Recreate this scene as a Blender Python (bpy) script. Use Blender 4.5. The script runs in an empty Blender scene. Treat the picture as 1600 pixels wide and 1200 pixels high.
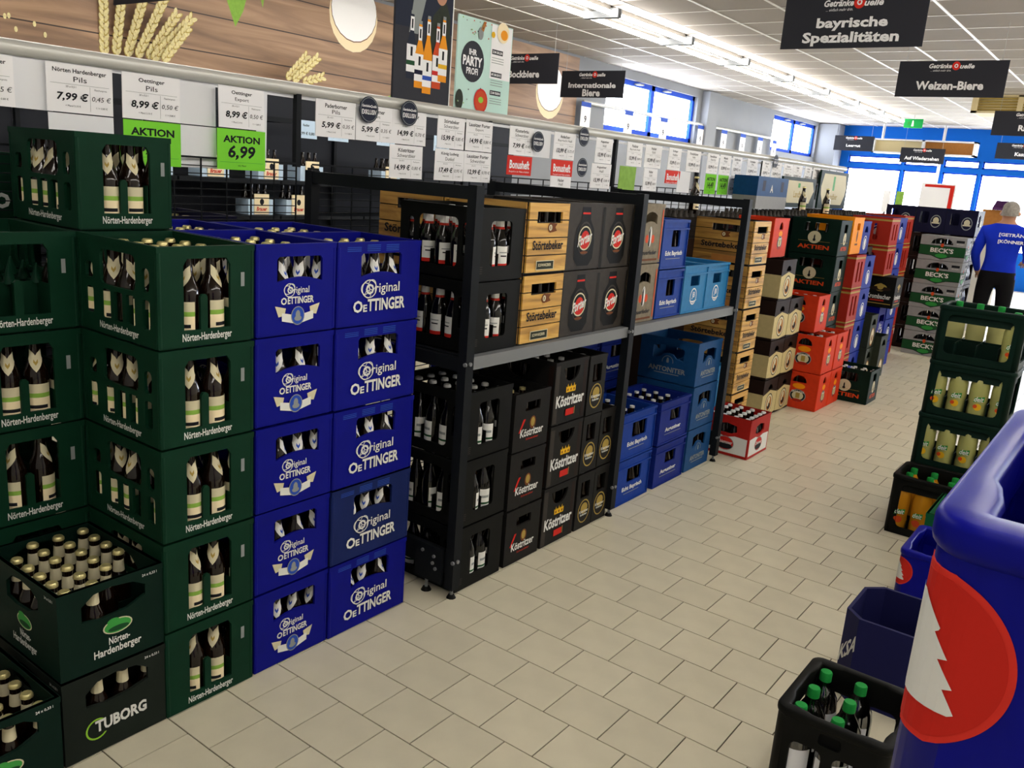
import bpy, math, random
from mathutils import Matrix, Vector
from mathutils.geometry import tessellate_polygon
random.seed(7)
S = bpy.context.scene
COL = S.collection
# ---------------------------------------------------------------- camera
F, YAW, PITCH, ROLL, CAMH = 1344.69, 0.62924675, -0.24236517, 0.07651939, 1.651
cy_, sy_ = math.cos(YAW), math.sin(YAW)
FWD = Vector((-sy_*math.cos(PITCH), cy_*math.cos(PITCH), math.sin(PITCH)))
RGT = Vector((cy_, sy_, 0)); UPV = RGT.cross(FWD)
R2 = math.cos(ROLL)*RGT + math.sin(ROLL)*UPV
U2 = -math.sin(ROLL)*RGT + math.cos(ROLL)*UPV
cam = bpy.data.cameras.new('camera'); cam.sensor_width = 36; cam.lens = F/1600*36
cam.clip_start = .05; cam.clip_end = 100
co = bpy.data.objects.new('camera', cam); COL.objects.link(co)
co.matrix_world = Matrix(((R2.x, U2.x, -FWD.x, 0), (R2.y, U2.y, -FWD.y, 0), (R2.z, U2.z, -FWD.z, CAMH), (0, 0, 0, 1)))
S.camera = co
def seen(x, y, z, m=40):
    d = Vector((x, y, z-CAMH)); w = d.dot(FWD)
    if w < .1: return False
    px = 800+F*d.dot(R2)/w; py = 600-F*d.dot(U2)/w
    return -m < px < 1600+m and -m < py < 1200+m
# ---------------------------------------------------------------- world, light levels, exposure
TUBE = 17.0      # fluorescent tubes
DAY = 8.5        # daylight on the window panes
w = bpy.data.worlds.new('world'); S.world = w; w.use_nodes = True
w.node_tree.nodes['Background'].inputs[0].default_value = (.75, .85, 1, 1)
w.node_tree.nodes['Background'].inputs[1].default_value = 1.0
V = S.view_settings
V.view_transform = 'Standard'; V.look = 'None'; V.gamma = 1; V.use_curve_mapping = False; V.exposure = 0.78
# ---------------------------------------------------------------- materials
MATS = {}
def lin(c):
    c = c.lstrip('#'); o = []
    for i in (0, 2, 4):
        v = int(c[i:i+2], 16)/255
        o.append(v/12.92 if v <= .04045 else ((v+.055)/1.055)**2.4)
    return (*o, 1)
def mat(name, col=None, rough=.45, metal=0, var=.0, scale=30, bump=0, emit=0, spec=.1, alpha=1, trans=0, rnd=0):
    if name in MATS: return MATS[name]
    m = bpy.data.materials.new(name); m.use_nodes = True
    nt = m.node_tree; b = nt.nodes['Principled BSDF']; c = lin(col)
    b.inputs['Base Color'].default_value = c; b.inputs['Roughness'].default_value = rough
    b.inputs['Metallic'].default_value = metal; b.inputs['Specular IOR Level'].default_value = spec
    b.inputs['Alpha'].default_value = alpha; b.inputs['Transmission Weight'].default_value = trans
    if emit:
        b.inputs['Emission Color'].default_value = c; b.inputs['Emission Strength'].default_value = emit
    if var or bump or rnd:
        tc = nt.nodes.new('ShaderNodeTexCoord'); n = nt.nodes.new('ShaderNodeTexNoise')
        n.inputs['Scale'].default_value = scale; n.inputs['Detail'].default_value = 5
        nt.links.new(tc.outputs['Object'], n.inputs['Vector'])
        src = n.outputs['Fac']
        if var or rnd:
            r = nt.nodes.new('ShaderNodeMapRange'); nt.links.new(src, r.inputs['Value'])
            r.inputs['From Min'].default_value = .3; r.inputs['From Max'].default_value = .7
            r.inputs['To Min'].default_value = 1-var; r.inputs['To Max'].default_value = 1+var
            out = r.outputs['Result']
            if rnd:
                for node, sock in (('ShaderNodeObjectInfo', 'Random'), ('ShaderNodeNewGeometry', 'Random Per Island')):
                    oi = nt.nodes.new(node); r2 = nt.nodes.new('ShaderNodeMapRange')
                    nt.links.new(oi.outputs[sock], r2.inputs['Value'])
                    r2.inputs['To Min'].default_value = 1-rnd; r2.inputs['To Max'].default_value = 1+rnd
                    mu = nt.nodes.new('ShaderNodeMath'); mu.operation = 'MULTIPLY'
                    nt.links.new(out, mu.inputs[0]); nt.links.new(r2.outputs['Result'], mu.inputs[1]); out = mu.outputs[0]
            vm = nt.nodes.new('ShaderNodeVectorMath'); vm.operation = 'SCALE'
            vm.inputs[0].default_value = c[:3]; nt.links.new(out, vm.inputs['Scale'])
            nt.links.new(vm.outputs[0], b.inputs['Base Color'])
        if bump:
            bp = nt.nodes.new('ShaderNodeBump'); bp.inputs['Strength'].default_value = bump; bp.inputs['Distance'].default_value = .002
            nt.links.new(src, bp.inputs['Height']); nt.links.new(bp.outputs[0], b.inputs['Normal'])
    MATS[name] = m
    return m
def wood_mat(name, c1, c2, c3, plank=0, axis=1):
    """procedural boards: grain stretched along a horizontal axis, optional printed plank joints"""
    m = bpy.data.materials.new(name); m.use_nodes = True; nt = m.node_tree; b = nt.nodes['Principled BSDF']
    b.inputs['Roughness'].default_value = .55
    tc = nt.nodes.new('ShaderNodeTexCoord'); mp = nt.nodes.new('ShaderNodeMapping')
    s = [14, 14, 26]; s[axis] = 2.2
    if plank: s = [s[0]*.28, s[1]*.28, s[2]*.28]
    mp.inputs['Scale'].default_value = s
    nt.links.new(tc.outputs['Object'], mp.inputs['Vector'])
    n = nt.nodes.new('ShaderNodeTexNoise'); n.inputs['Scale'].default_value = 1; n.inputs['Detail'].default_value = 8; n.inputs['Distortion'].default_value = 1.2
    nt.links.new(mp.outputs[0], n.inputs['Vector'])
    cr = nt.nodes.new('ShaderNodeValToRGB'); e = cr.color_ramp.elements
    e[0].position = .3; e[0].color = lin(c1); e[1].position = .72; e[1].color = lin(c3)
    k = e.new(.5); k.color = lin(c2)
    nt.links.new(n.outputs['Fac'], cr.inputs[0]); out = cr.outputs[0]
    if plank:
        sx = nt.nodes.new('ShaderNodeSeparateXYZ'); nt.links.new(tc.outputs['Object'], sx.inputs[0])
        a = nt.nodes.new('ShaderNodeMath'); a.operation = 'MULTIPLY'; a.inputs[1].default_value = 1/plank; nt.links.new(sx.outputs[2], a.inputs[0])
        fr = nt.nodes.new('ShaderNodeMath'); fr.operation = 'FRACT'; nt.links.new(a.outputs[0], fr.inputs[0])
        lt = nt.nodes.new('ShaderNodeMath'); lt.operation = 'LESS_THAN'; lt.inputs[1].default_value = .035; nt.links.new(fr.outputs[0], lt.inputs[0])
        mx = nt.nodes.new('ShaderNodeMix'); mx.data_type = 'RGBA'
        nt.links.new(lt.outputs[0], mx.inputs[0]); nt.links.new(out, mx.inputs[6]); mx.inputs[7].default_value = lin('3a2a20'); out = mx.outputs[2]
    nt.links.new(out, b.inputs['Base Color'])
    MATS[name] = m; return m
P_ = [('floor_tile','d2ccb5',.34,dict(var=.05,scale=7,rnd=.035,spec=.35)),('grout','3c342a',.9,dict(var=.1)),('ceil_panel','b0a9a2',.8,dict(var=.02,scale=3)),('ceil_bar','f2efea',.6,{}),
 ('wall_grey','8b8e93',.8,dict(var=.03,scale=2)),('wall_white','c8c6c2',.8,{}),('wall_blue','0f5fc0',.5,{}),('blue_frame','1c46b8',.4,{}),
 ('green','0a3020',.42,dict(var=.12,scale=12)),('green_dk','08211a',.45,dict(var=.12,scale=12)),('olive','2b3127',.5,dict(var=.1)),('tub','1a211d',.5,dict(var=.12,scale=12)),
 ('blue','080e7c',.4,dict(var=.08,scale=10)),('blue_old','16245a',.5,dict(var=.1,scale=10)),('eb_blue','12388e',.4,dict(var=.08)),('au_blue','12267a',.4,dict(var=.08)),('an_blue','174678',.4,dict(var=.08)),('lt_blue','2a76aa',.4,dict(var=.08)),
 ('navy','14152f',.4,dict(var=.08)),('dark_navy','1c1e4c',.45,{}),('bp_blue','1a2f8e',.45,{}),('red_blue','0c1084',.35,dict(var=.06)),
 ('black_pl','0f100f',.42,dict(var=.15,scale=15)),('char','1b1a19',.45,dict(var=.1)),('char2','37332f',.5,dict(var=.1)),('steel_dk','15181c',.4,dict(var=.06)),('steel_lt','7d8083',.38,dict(metal=.3)),
 ('red','a8221c',.4,dict(var=.06)),('erd_red','cf3a1c',.42,dict(var=.06)),('dark_red','a02a1e',.45,{}),('orange','ef9312',.45,{}),('brown_dk','241814',.5,{}),('beige','c6b684',.6,dict(var=.06)),('grey_wood','7d7360',.6,dict(var=.15,scale=40)),
 ('grey_box','8e9092',.6,dict(var=.04)),('beck_green','1d4a2a',.5,{}),('beck_lt','2f8a3c',.5,{}),
 ('white_p','dcddd9',.6,{}),('grey_p','8a9090',.6,{}),('cream_p','cfc8a8',.6,{}),('red_p','c5281f',.5,{}),('gold_p','a48c46',.45,{}),('yel_p','e0b022',.5,{}),('black_p','0a0a0c',.4,{}),('green_p','3f9a46',.5,{}),('ltgreen_p','8fc43a',.5,{}),('or_p','c8481e',.5,{}),('blue_p','2c4fae',.5,{}),('brown_p','6b3d1f',.5,{}),
 ('glass_brown','140904',.08,dict(spec=.5)),('glass_black','080706',.08,dict(spec=.5)),('cap_gold','d2c78e',.3,dict(metal=.6)),('cap_white','d8d8d6',.35,{}),('cap_green','1e8a3c',.4,{}),
 ('lemon','a9aa66',.15,dict(spec=.5)),('lemon2','c2c080',.2,{}),('orangeade','c0821c',.15,{}),
 ('paper','f0f0f2',.7,{}),('paper_lt','e4e6ea',.7,{}),('aktion','7ed83c',.6,{}),('ink','1c1d22',.6,{}),('sign','303138',.45,{}),('badge','222738',.5,{}),('bonus','d8352a',.6,{}),('paleblue','bcd2e6',.6,{}),
 ('rail','c9c9c4',.3,dict(metal=.2)),('fix_grey','5e5a55',.6,{}),('bar_white','f6f4f0',.35,dict(spec=.4)),('mid_green','14603a',.5,{}),('wheat2','b9a35a',.7,{}),('mural_cream','f3e2bc',.6,{}),('foam','ffffff',.5,{}),('wheat','e2d6a0',.7,dict(var=.15,scale=60)),('leaf','86b04a',.6,dict(var=.1)),('panel_dark','25272d',.55,{}),('trouser','141418',.8,{}),('shirt','1733c4',.8,dict(var=.08,scale=8)),('skin','b98a70',.6,{}),('hair','8f8a84',.9,dict(var=.2,scale=60)),
 ('mint','bfe0d8',.6,{}),('amber','e8951a',.4,{}),('ac_beige','d8c79a',.6,{}),('card','a8713a',.8,dict(var=.08)),('purple','56305e',.6,{}),('wrap','1a1c20',.15,{}),('exit_green','1a9a4a',.5,{}),('string','b9b9b9',.6,{})]
for n, c, r, k in P_: mat(n, c, max(r, .55) if (.36 < r < .56 and not n.startswith('glass')) else r, **k)
for n in ('green', 'green_dk', 'blue', 'red_blue', 'black_pl'): pass
mat('tube', 'fffaf2', emit=TUBE); mat('pane', 'f2f8ff', emit=DAY)
mp_ = bpy.data.materials.new('pet'); mp_.use_nodes = True; MATS['pet'] = mp_; nt_ = mp_.node_tree
tr_ = nt_.nodes.new('ShaderNodeBsdfTransparent'); tr_.inputs[0].default_value = (.93, .95, .94, 1)
gl_ = nt_.nodes.new('ShaderNodeBsdfGlossy'); gl_.inputs['Roughness'].default_value = .06
lw_ = nt_.nodes.new('ShaderNodeLayerWeight'); lw_.inputs[0].default_value = .6
mx_ = nt_.nodes.new('ShaderNodeMixShader')
nt_.links.new(lw_.outputs['Fresnel'], mx_.inputs[0]); nt_.links.new(tr_.outputs[0], mx_.inputs[1]); nt_.links.new(gl_.outputs[0], mx_.inputs[2]); nt_.links.new(mx_.outputs[0], nt_.nodes['Material Output'].inputs[0])
wood_mat('wood_crate', '8a6428', 'c9983f', 'ddb45c', axis=1); wood_mat('wood_crate_x', '6e4c20', 'a87c36', 'bf9748', axis=0)
wood_mat('mural_wood', '6f5540', '957458', 'b39070', plank=.29, axis=1)
# ---------------------------------------------------------------- mesh helpers
class MB:
    def __init__(s): s.v = []; s.f = []; s.m = []; s.mats = []; s.sm = []
    def mi(s, m):
        if m not in s.mats: s.mats.append(m)
        return s.mats.index(m)
    def add(s, vs, fs, m, sm=False):
        o = len(s.v); s.v += [tuple(p) for p in vs]; k = s.mi(m)
        for f in fs: s.f.append(tuple(i+o for i in f)); s.m.append(k); s.sm.append(sm)
    def box(s, a, b, m):
        (x0, y0, z0), (x1, y1, z1) = a, b
        s.add([(x0,y0,z0),(x1,y0,z0),(x1,y1,z0),(x0,y1,z0),(x0,y0,z1),(x1,y0,z1),(x1,y1,z1),(x0,y1,z1)],
              [(0,3,2,1),(4,5,6,7),(0,1,5,4),(1,2,6,5),(2,3,7,6),(3,0,4,7)], m)
    def cyl(s, p, q, r, m, n=8, r2=None):
        p, q = Vector(p), Vector(q); d = (q-p).normalized()
        a = d.orthogonal().normalized(); b = d.cross(a); r2 = r if r2 is None else r2
        vs = []
        for c, rr in ((p, r), (q, r2)):
            vs += [c+(a*math.cos(2*math.pi*i/n)+b*math.sin(2*math.pi*i/n))*rr for i in range(n)]
        s.add(vs, [(i, (i+1) % n, n+(i+1) % n, n+i) for i in range(n)], m, True)
        s.add(vs, [tuple(range(n))[::-1], tuple(range(n, 2*n))], m)
    def lathe(s, prof, m, n=12, c=(0, 0, 0)):
        vs = []; fs = []
        for r, z in prof: vs += [(c[0]+r*math.cos(2*math.pi*i/n), c[1]+r*math.sin(2*math.pi*i/n), c[2]+z) for i in range(n)]
        for j in range(len(prof)-1):
            for i in range(n): fs.append((j*n+i, j*n+(i+1) % n, (j+1)*n+(i+1) % n, (j+1)*n+i))
        s.add(vs, fs, m, True)
        k = len(prof)-1; s.add(vs[k*n:], [tuple(range(n))], m); s.add(vs[:n], [tuple(range(n))[::-1]], m)
    def panel(s, fr, loops, t, m):
        """a wall with holes: loops[0] outline, rest holes, in (u,v); thickness t behind the face"""
        o, u, n = fr; o = Vector(o); u = Vector(u); n = Vector(n); z = Vector((0, 0, 1))
        pts = [[Vector((a, b, 0)) for a, b in L] for L in loops]
        tri = tessellate_polygon(pts); flat = [p for L in pts for p in L]; N = len(flat)
        f = [o+u*p.x+z*p.y for p in flat]; vs = f+[p-n*t for p in f]
        fs = []
        for a, b, c in tri:
            if (flat[b]-flat[a]).cross(flat[c]-flat[a]).z < 0: b, c = c, b
            fs += [(a, b, c), (N+a, N+c, N+b)]
        k = 0
        for L in pts:
            q = len(L)
            ar = sum(L[i].x*L[(i+1) % q].y-L[(i+1) % q].x*L[i].y for i in range(q))
            flip = (ar > 0) == (k == 0)
            for i in range(q):
                a, b = k+i, k+(i+1) % q
                fs.append((b, a, N+a, N+b) if flip else (a, b, N+b, N+a))
            k += q
        s.add(vs, fs, m)
    def mesh(s, name):
        me = bpy.data.meshes.new(name); me.from_pydata(s.v, [], s.f)
        for m in s.mats: me.materials.append(MATS[m])
        me.polygons.foreach_set('material_index', s.m); me.polygons.foreach_set('use_smooth', s.sm); me.update()
        return me
def link(name, data, parent=None, loc=(0, 0, 0), rz=0):
    o = bpy.data.objects.new(name, data); COL.objects.link(o); o.location = loc; o.rotation_euler = (0, 0, rz)
    if parent: o.parent = parent
    return o
def tag(o, label, cat, group=None):
    o['label'] = label; o['category'] = cat
    if group: o['group'] = group
    return o
def struct(o): o['kind'] = 'structure'; return o
# ---------------------------------------------------------------- flat prints
TXT = {}
def text2d(s, bold=0, shear=0):
    k = (s, bold, shear)
    if k in TXT: return TXT[k]
    cu = bpy.data.curves.new('t', 'FONT'); cu.body = s; cu.size = 1; cu.offset = bold; cu.shear = shear; cu.resolution_u = 2
    ob = bpy.data.objects.new('t', cu); me = ob.to_mesh()
    v = [(p.co.x, p.co.y) for p in me.vertices]; f = [tuple(p.vertices) for p in me.polygons]
    ob.to_mesh_clear(); bpy.data.objects.remove(ob); bpy.data.curves.remove(cu)
    if not v: v = [(0, 0), (1, 0), (0, 1)]
    x0 = min(p[0] for p in v); x1 = max(p[0] for p in v); y0 = min(p[1] for p in v); y1 = max(p[1] for p in v)
    h = max(y1-y0, .01)
    TXT[k] = ([((a-(x0+x1)/2)/h, (b-(y0+y1)/2)/h) for a, b in v], f, (x1-x0)/h)
    return TXT[k]
class Dec:
    """ordered list of flat shapes on one face, later ones lie on top"""
    def __init__(s): s.items = []
    def text(s, t, u, v, h, m='white_p', w=None, bold=.02, shear=0, rise=0):
        vs, f, asp = text2d(t, bold, shear)
        sx = h if w is None else w/asp
        s.items.append((m, [(u+a*sx, v+b*h+a*sx*rise) for a, b in vs], f)); return s
    def poly(s, pts, m):
        t = tessellate_polygon([[Vector((a, b, 0)) for a, b in pts]])
        s.items.append((m, list(pts), [tuple(x) for x in t])); return s
    def ell(s, u, v, ru, rv, m, n=20, a0=0, a1=360):
        k = n if a1-a0 >= 360 else n+1
        return s.poly([(u+ru*math.cos(math.radians(a0+(a1-a0)*i/n)), v+rv*math.sin(math.radians(a0+(a1-a0)*i/n))) for i in range(k)], m)
    def rect(s, u0, v0, u1, v1, m): return s.poly([(u0, v0), (u1, v0), (u1, v1), (u0, v1)], m)
    def ring(s, u, v, r, w_, m, asp=1, n=24):
        vs = []; f = []
        for i in range(n):
            a = 2*math.pi*i/n; vs += [(u+r*asp*math.cos(a), v+r*math.sin(a)), (u+(r-w_)*asp*math.cos(a), v+(r-w_)*math.sin(a))]
            j = (i+1) % n; f += [(2*i, 2*j, 2*j+1, 2*i+1)]
        s.items.append((m, vs, f)); return s
    def put(s, mb, fr, e0=.0006, de=.00025):
        o, u, n = (Vector(q) for q in fr); z = Vector((0, 0, 1))
        for i, (m, vs, fs) in enumerate(s.items):
            P = [o+u*a+z*b+n*(e0+de*i) for a, b in vs]; out = []
            for f in fs:
                a, b, c = (Vector((*vs[k], 0)) for k in f[:3])
                out.append(f if (b-a).cross(c-a).z > 0 else f[::-1])
            mb.add(P, out, m)
def frames(wx, wy):
    return {'+X': ((wx/2, -wy/2, 0), (0, 1, 0), (1, 0, 0)), '-Y': ((-wx/2, -wy/2, 0), (1, 0, 0), (0, -1, 0)),
            '-X': ((-wx/2, wy/2, 0), (0, -1, 0), (-1, 0, 0)), '+Y': ((wx/2, wy/2, 0), (-1, 0, 0), (0, 1, 0))}
def rrect(u0, v0, u1, v1, r=.012, n=3):
    L = []
    for cx, cy, a in ((u1-r, v0+r, -90), (u1-r, v1-r, 0), (u0+r, v1-r, 90), (u0+r, v0+r, 180)):
        for i in range(n+1):
            t = math.radians(a+90*i/n); L.append((cx+r*math.cos(t), cy+r*math.sin(t)))
    return L
def wave(u0, v0, u1, v1, amp):
    n = 8; b = [(u0+(u1-u0)*i/n, v0+amp*math.sin(math.pi*i/n)) for i in range(n+1)]
    return b+[(u1, v1-.008), (u1-.008, v1), (u0+.008, v1), (u0, v1-.008)]
def arch(u, v, ru, rv, lo=0):
    """half disc, flat side at v"""
    n = 10; sgn = -1 if lo else 1
    L = [(u+ru*math.cos(math.pi*i/n), v+sgn*rv*math.sin(math.pi*i/n)) for i in range(n+1)]
    return L if sgn > 0 else L[::-1]
def ello(u, v, ru, rv, n=14): return [(u+ru*math.cos(2*math.pi*i/n), v+rv*math.sin(2*math.pi*i/n)) for i in range(n)]
# ---------------------------------------------------------------- crate kinds: face(w,h,long) -> (holes, Dec)
def nh(w, h, lg):
    d = Dec()
    if lg:
        H = [rrect(.115, .145, .295, .243, .02), rrect(.122, .05, .165, .132, .006), rrect(.184, .05, .226, .132, .006), rrect(.245, .05, .288, .132, .006),
             rrect(.036, .055, .075, .13, .01), rrect(.036, .155, .075, .2, .01), rrect(.325, .05, .362, .13, .01), rrect(.325, .15, .362, .215, .015)]
        d.text('Nörten-Hardenberger', .205, .026, .026, w=.2, bold=.015)
    else:
        c = [(.076, .048), (.222, .048), (.222, .225), (.21, .243), (.088, .243), (.076, .225)]
        # the window carries a centre post rising from its sill
        c = [(.076, .048), (.127, .048), (.127, .138), (.133, .145), (.143, .145), (.149, .138), (.149, .048), (.222, .048), (.222, .225), (.21, .243), (.088, .243), (.076, .225)]
        H = [c]; d.text('Nörten-Hardenberger', .148, .026, .028, w=.155, bold=.015)
        d.rect(.256, .16, .268, .2, 'grey_p')
    return H, d
def nh24(w, h, lg):
    d = Dec(); m = w/2
    H = [[(m-.085, .155), (m-.03, .148), (m+.04, .153), (m+.095, .175), (m+.095, .205), (m+.06, .225), (m, .232), (m-.05, .226), (m-.085, .2)]]
    d.ell(m+.012, .112, .042, .022, 'cream_p').ell(m+.012, .112, .038, .019, 'green_p').ell(m+.014, .105, .03, .008, 'beck_green').ell(m, .128, .018, .01, 'green_p')
    d.text('Nörten-', m+.015, .073, .022, w=.06).text('Hardenberger', m+.01, .043, .03, w=.135)
    d.text('24 x 0,33 l', w-.04, h-.022, .009)
    return H, d
def tuborg(w, h, lg):
    d = Dec(); m = w/2
    H = [[(m-.085, .155), (m-.03, .148), (m+.04, .153), (m+.095, .165), (m+.095, .2), (m+.06, .222), (m, .228), (m-.05, .222), (m-.085, .195)]]
    d.text('TUBORG', m+.012, .085, .036, w=.15, bold=.035)
    d.ring(m-.058, .078, .032, .005, 'ltgreen_p').rect(m-.058, .06, m-.02, .098, 'tub').text('TUBORG', m+.012, .085, .036, w=.15, bold=.035)
    d.text('24 x 0,33 l', w-.04, h-.022, .009)
    return H, d
def oet(w, h, lg):
    d = Dec(); m = w/2
    if w > .34:
        H = [wave(m-.088, .162, m+.098, .238, .014)]
        for i in range(3):
            for k in range(4): d.rect(m-.15+.085*i, .246+.006*k, m-.09+.085*i, .2485+.006*k, 'blue_p')
        d.ring(m-.052, .122, .031, .0035, 'white_p', 1.1).ring(m-.07, .124, .02, .0025, 'white_p').ring(m-.04, .135, .018, .0025, 'white_p').ring(m-.058, .105, .014, .002, 'white_p')
        d.text('O', m-.05, .121, .036, bold=.03).text('riginal', m+.03, .119, .042, w=.115, bold=.008)
        d.text('O', m-.102, .066, .04, w=.042, bold=.03).text('E', m-.07, .059, .024, w=.018, bold=.03).text('TTINGER', m+.028, .068, .042, w=.175, bold=.03)
    else:
        H = [wave(m-.076, .162, m+.096, .238, .014)]
        d.ring(m-.03, .137, .021, .0025, 'white_p').ring(m-.038, .138, .014, .002, 'white_p').ring(m-.022, .145, .012, .002, 'white_p').text('O', m-.028, .137, .022, bold=.03).text('riginal', m+.014, .134, .026, w=.06, bold=.008)
        d.text('O', m-.052, .105, .022, w=.022, bold=.03).text('ETTINGER', m+.012, .106, .022, w=.1, bold=.03)
        d.poly([(m-.085, .092), (m-.045, .083), (m-.05, .062), (m-.072, .058)], 'cream_p').poly([(m+.085, .092), (m+.045, .083), (m+.05, .062), (m+.072, .058)], 'cream_p')
        d.poly([(m-.06, .07), (m, .058), (m+.06, .07), (m+.06, .045), (m, .032), (m-.06, .045)], 'white_p')
        d.ell(m, .058, .026, .029, 'grey_p').ell(m, .058, .023, .026, 'blue_p').ell(m, .06, .009, .015, 'grey_p').ell(m, .05, .014, .008, 'grey_p')
    return H, d
def blk(w, h, lg):
    m = w/2; d = Dec()
    k = .1 if lg else .063
    H = [rrect(m-k, .055, m+k, h-.05, .015)]
    if lg: H = [rrect(m-k, .045, m+k, h-.045, .02), rrect(.04, .09, .07, h-.06, .012), rrect(w-.07, .09, w-.04, h-.06, .012)]
    for i in range(4): d.rect(.02, .03+.008*i, .04, .033+.008*i, 'char2')
    return H, d
def stoe(w, h, lg):
    m = w/2; d = Dec()
    H = [rrect(m-.085 if not lg else m-.08, h-.08, m+.09 if not lg else m+.13, h-.032, .008)]
    q = 1.35 if lg else 1
    d.ell(m+.01, h*.645, .02, .02, 'brown_p').poly([(m+.02, h*.71), (m+.055, h*.7), (m+.042, h*.65), (m+.055, h*.6), (m+.02, h*.58)], 'brown_p').ell(m+.008, h*.645, .011, .012, 'cream_p').text('B', m+.008, h*.645, .013, 'brown_p')
    d.text('Störtebeker', m, h*.405, .038, 'ink', w=.215*q, bold=.025)
    if lg: d.rect(m-.06, h*.05, m+.12, h*.18, 'card')
    else: d.rect(m-.075, h*.06, m+.05, h*.19, 'cream_p').rect(m-.071, h*.07, m+.046, h*.18, 'olive').text('SCHWARZBIER', m-.015, h*.128, .012, 'cream_p', w=.09)
    return H, d
def port(w, h, lg):
    m = w/2; d = Dec(); H = []
    d.rect(0, .0, .012, h-.006, 'char').rect(w-.01, 0, w, h-.006, 'char')
    d.poly([(m-.032, h-.02), (m+.032, h-.02), (m+.036, .215), (m+.07, .175), (m+.078, .12), (m+.075, .05), (m+.045, .018), (m-.045, .018), (m-.075, .05), (m-.078, .12), (m-.07, .175), (m-.036, .215)], 'black_p')
    d.rect(m-.03, h-.018, m+.03, h-.012, 'red_p').rect(m-.03, h-.05, m+.03, h-.042, 'red_p')
    d.ell(m, .135, .056, .072, 'char2').ell(m, .133, .052, .066, 'black_p').ell(m+.002, .126, .036, .042, 'red_p').ring(m, .136, .052, .006, 'cream_p')
    d.text('Porter', m, .134, .045, w=.11, bold=.03, shear=.3, rise=.25).ell(m, .075, .03, .006, 'brown_p')
    return H, d
def feather(w, h, lg):
    m = w/2; d = Dec()
    H = [[(m-.06, h-.1), (m-.03, h-.09), (m, h-.086), (m+.03, h-.09), (m+.06, h-.1), (m+.06, h-.06), (m+.03, h-.045), (m, h-.04), (m-.03, h-.045), (m-.06, h-.06)]]
    d.ell(m-.028, .12, .016, .02, 'or_p').ell(m+.03, .12, .016, .02, 'or_p').ell(m, .13, .016, .05, 'white_p').poly([(m-.012, .09), (m, .08), (m, .18), (m-.014, .15)], 'ink')
    d.text('Feuerfeder', m, .055, .022, 'ink', w=.16, shear=.2).rect(m-.09, .015, m+.09, .025, 'brown_p').rect(w-.02, .02, w-.01, h-.03, 'or_p')
    return H, d
def ebay(w, h, lg):
    m = w/2; d = Dec()
    H = [rrect(m-.03 if not lg else m-.06, h-.14, m+.06 if not lg else m+.09, h-.055, .008)]
    d.text('Echt Bayrisch', m+.005, .078, .03, w=min(.21, w*.68), bold=.03).rect(m-.08, .052, m+.08, .055, 'grey_p')
    return H, d
def aug(w, h, lg):
    m = w/2; d = Dec()
    H = [rrect(m-.05, h-.125, m+.075, h-.052, .006)]
    d.text('Augustiner', m, .078, .03, w=.19, bold=.03).rect(m-.1, .052, m+.1, .055, 'grey_p')
    return H, d
def ant(w, h, lg):
    m = w/2; d = Dec(); k = .1 if lg else .085
    H = [[(m-k, h-.125), (m-.05, h-.115), (m-.03, h-.095), (m, h-.088), (m+.03, h-.095), (m+.05, h-.115), (m+k, h-.125), (m+k, h-.055), (m+.04, h-.045), (m-.04, h-.045), (m-k, h-.055)]]
    d.ring(m, h-.14, .036, .003, 'grey_p').ell(m, h-.135, .008, .02, 'grey_p').rect(m-.04, .083, m+.04, h-.145, 'an_blue').text('ANTONITER', m, .075, .03, 'grey_p', w=.2 if not lg else .24, bold=.03).rect(m-.08, .048, m+.08, .052, 'grey_p')
    return H, d
def ltb(w, h, lg):
    m = w/2; d = Dec()
    H = [rrect(m-.05, h-.115, m+.06, h-.06, .005)]
    d.ell(m, .09, .04, .046, 'white_p').ell(m, .09, .034, .039, 'lt_blue').text('JB', m, .095, .04, w=.034).poly([(m-.05, .07), (m, .055), (m+.05, .07), (m, .065)], 'white_p')
    return H, d
def koed(w, h, lg):
    m = w/2; d = Dec()
    H = [rrect(m-.05, h-.085, m+.055, h-.045, .005)]
    d.ell(m+.008, .118, .022, .028, 'brown_p').ell(m+.008, .12, .014, .02, 'gold_p').poly([(m-.09, .085), (m-.08, .085), (m-.045, .14), (m-.06, .14)], 'red_p')
    d.text('Köstritzer', m+.005, .08, .036, w=.165, bold=.02).text('Schwarzbier', m+.01, .05, .01, 'dark_red', w=.09)
    return H, d
def koeb(w, h, lg):
    m = w/2; d = Dec()
    H = [arch(m, h-.035, .065, .065, 1)]
    d.rect(.005, .01, .035, h-.01, 'char2').rect(w-.035, .01, w-.01, h-.01, 'brown_dk')
    for a in (-.024, 0, .024): d.poly([(m+a-.012, .142), (m+a+.012, .142), (m+a+.014, .17), (m+a+.005, .164), (m+a, .182), (m+a-.005, .164), (m+a-.014, .17)], 'yel_p').ell(m+a, .153, .005, .007, 'brown_p')
    d.text('Köstritzer', m, .108, .055, w=.225, bold=.03).rect(m-.03, .035, m+.035, .065, 'red_p').rect(m+.038, .035, m+.042, .07, 'gold_p')
    return H, d
def gold(w, h, lg):
    m = w/2; d = Dec()
    H = [rrect(m-.04, h-.13, m+.035, h-.045, .004)]
    d.ell(m, .09, .052, .06, 'gold_p').ell(m, .09, .046, .054, 'char').ell(m, .105, .03, .028, 'gold_p').text('Köstritzer', m, .09, .014, w=.08).text('Kellerbier', m, .073, .011, w=.06)
    return H, d
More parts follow.
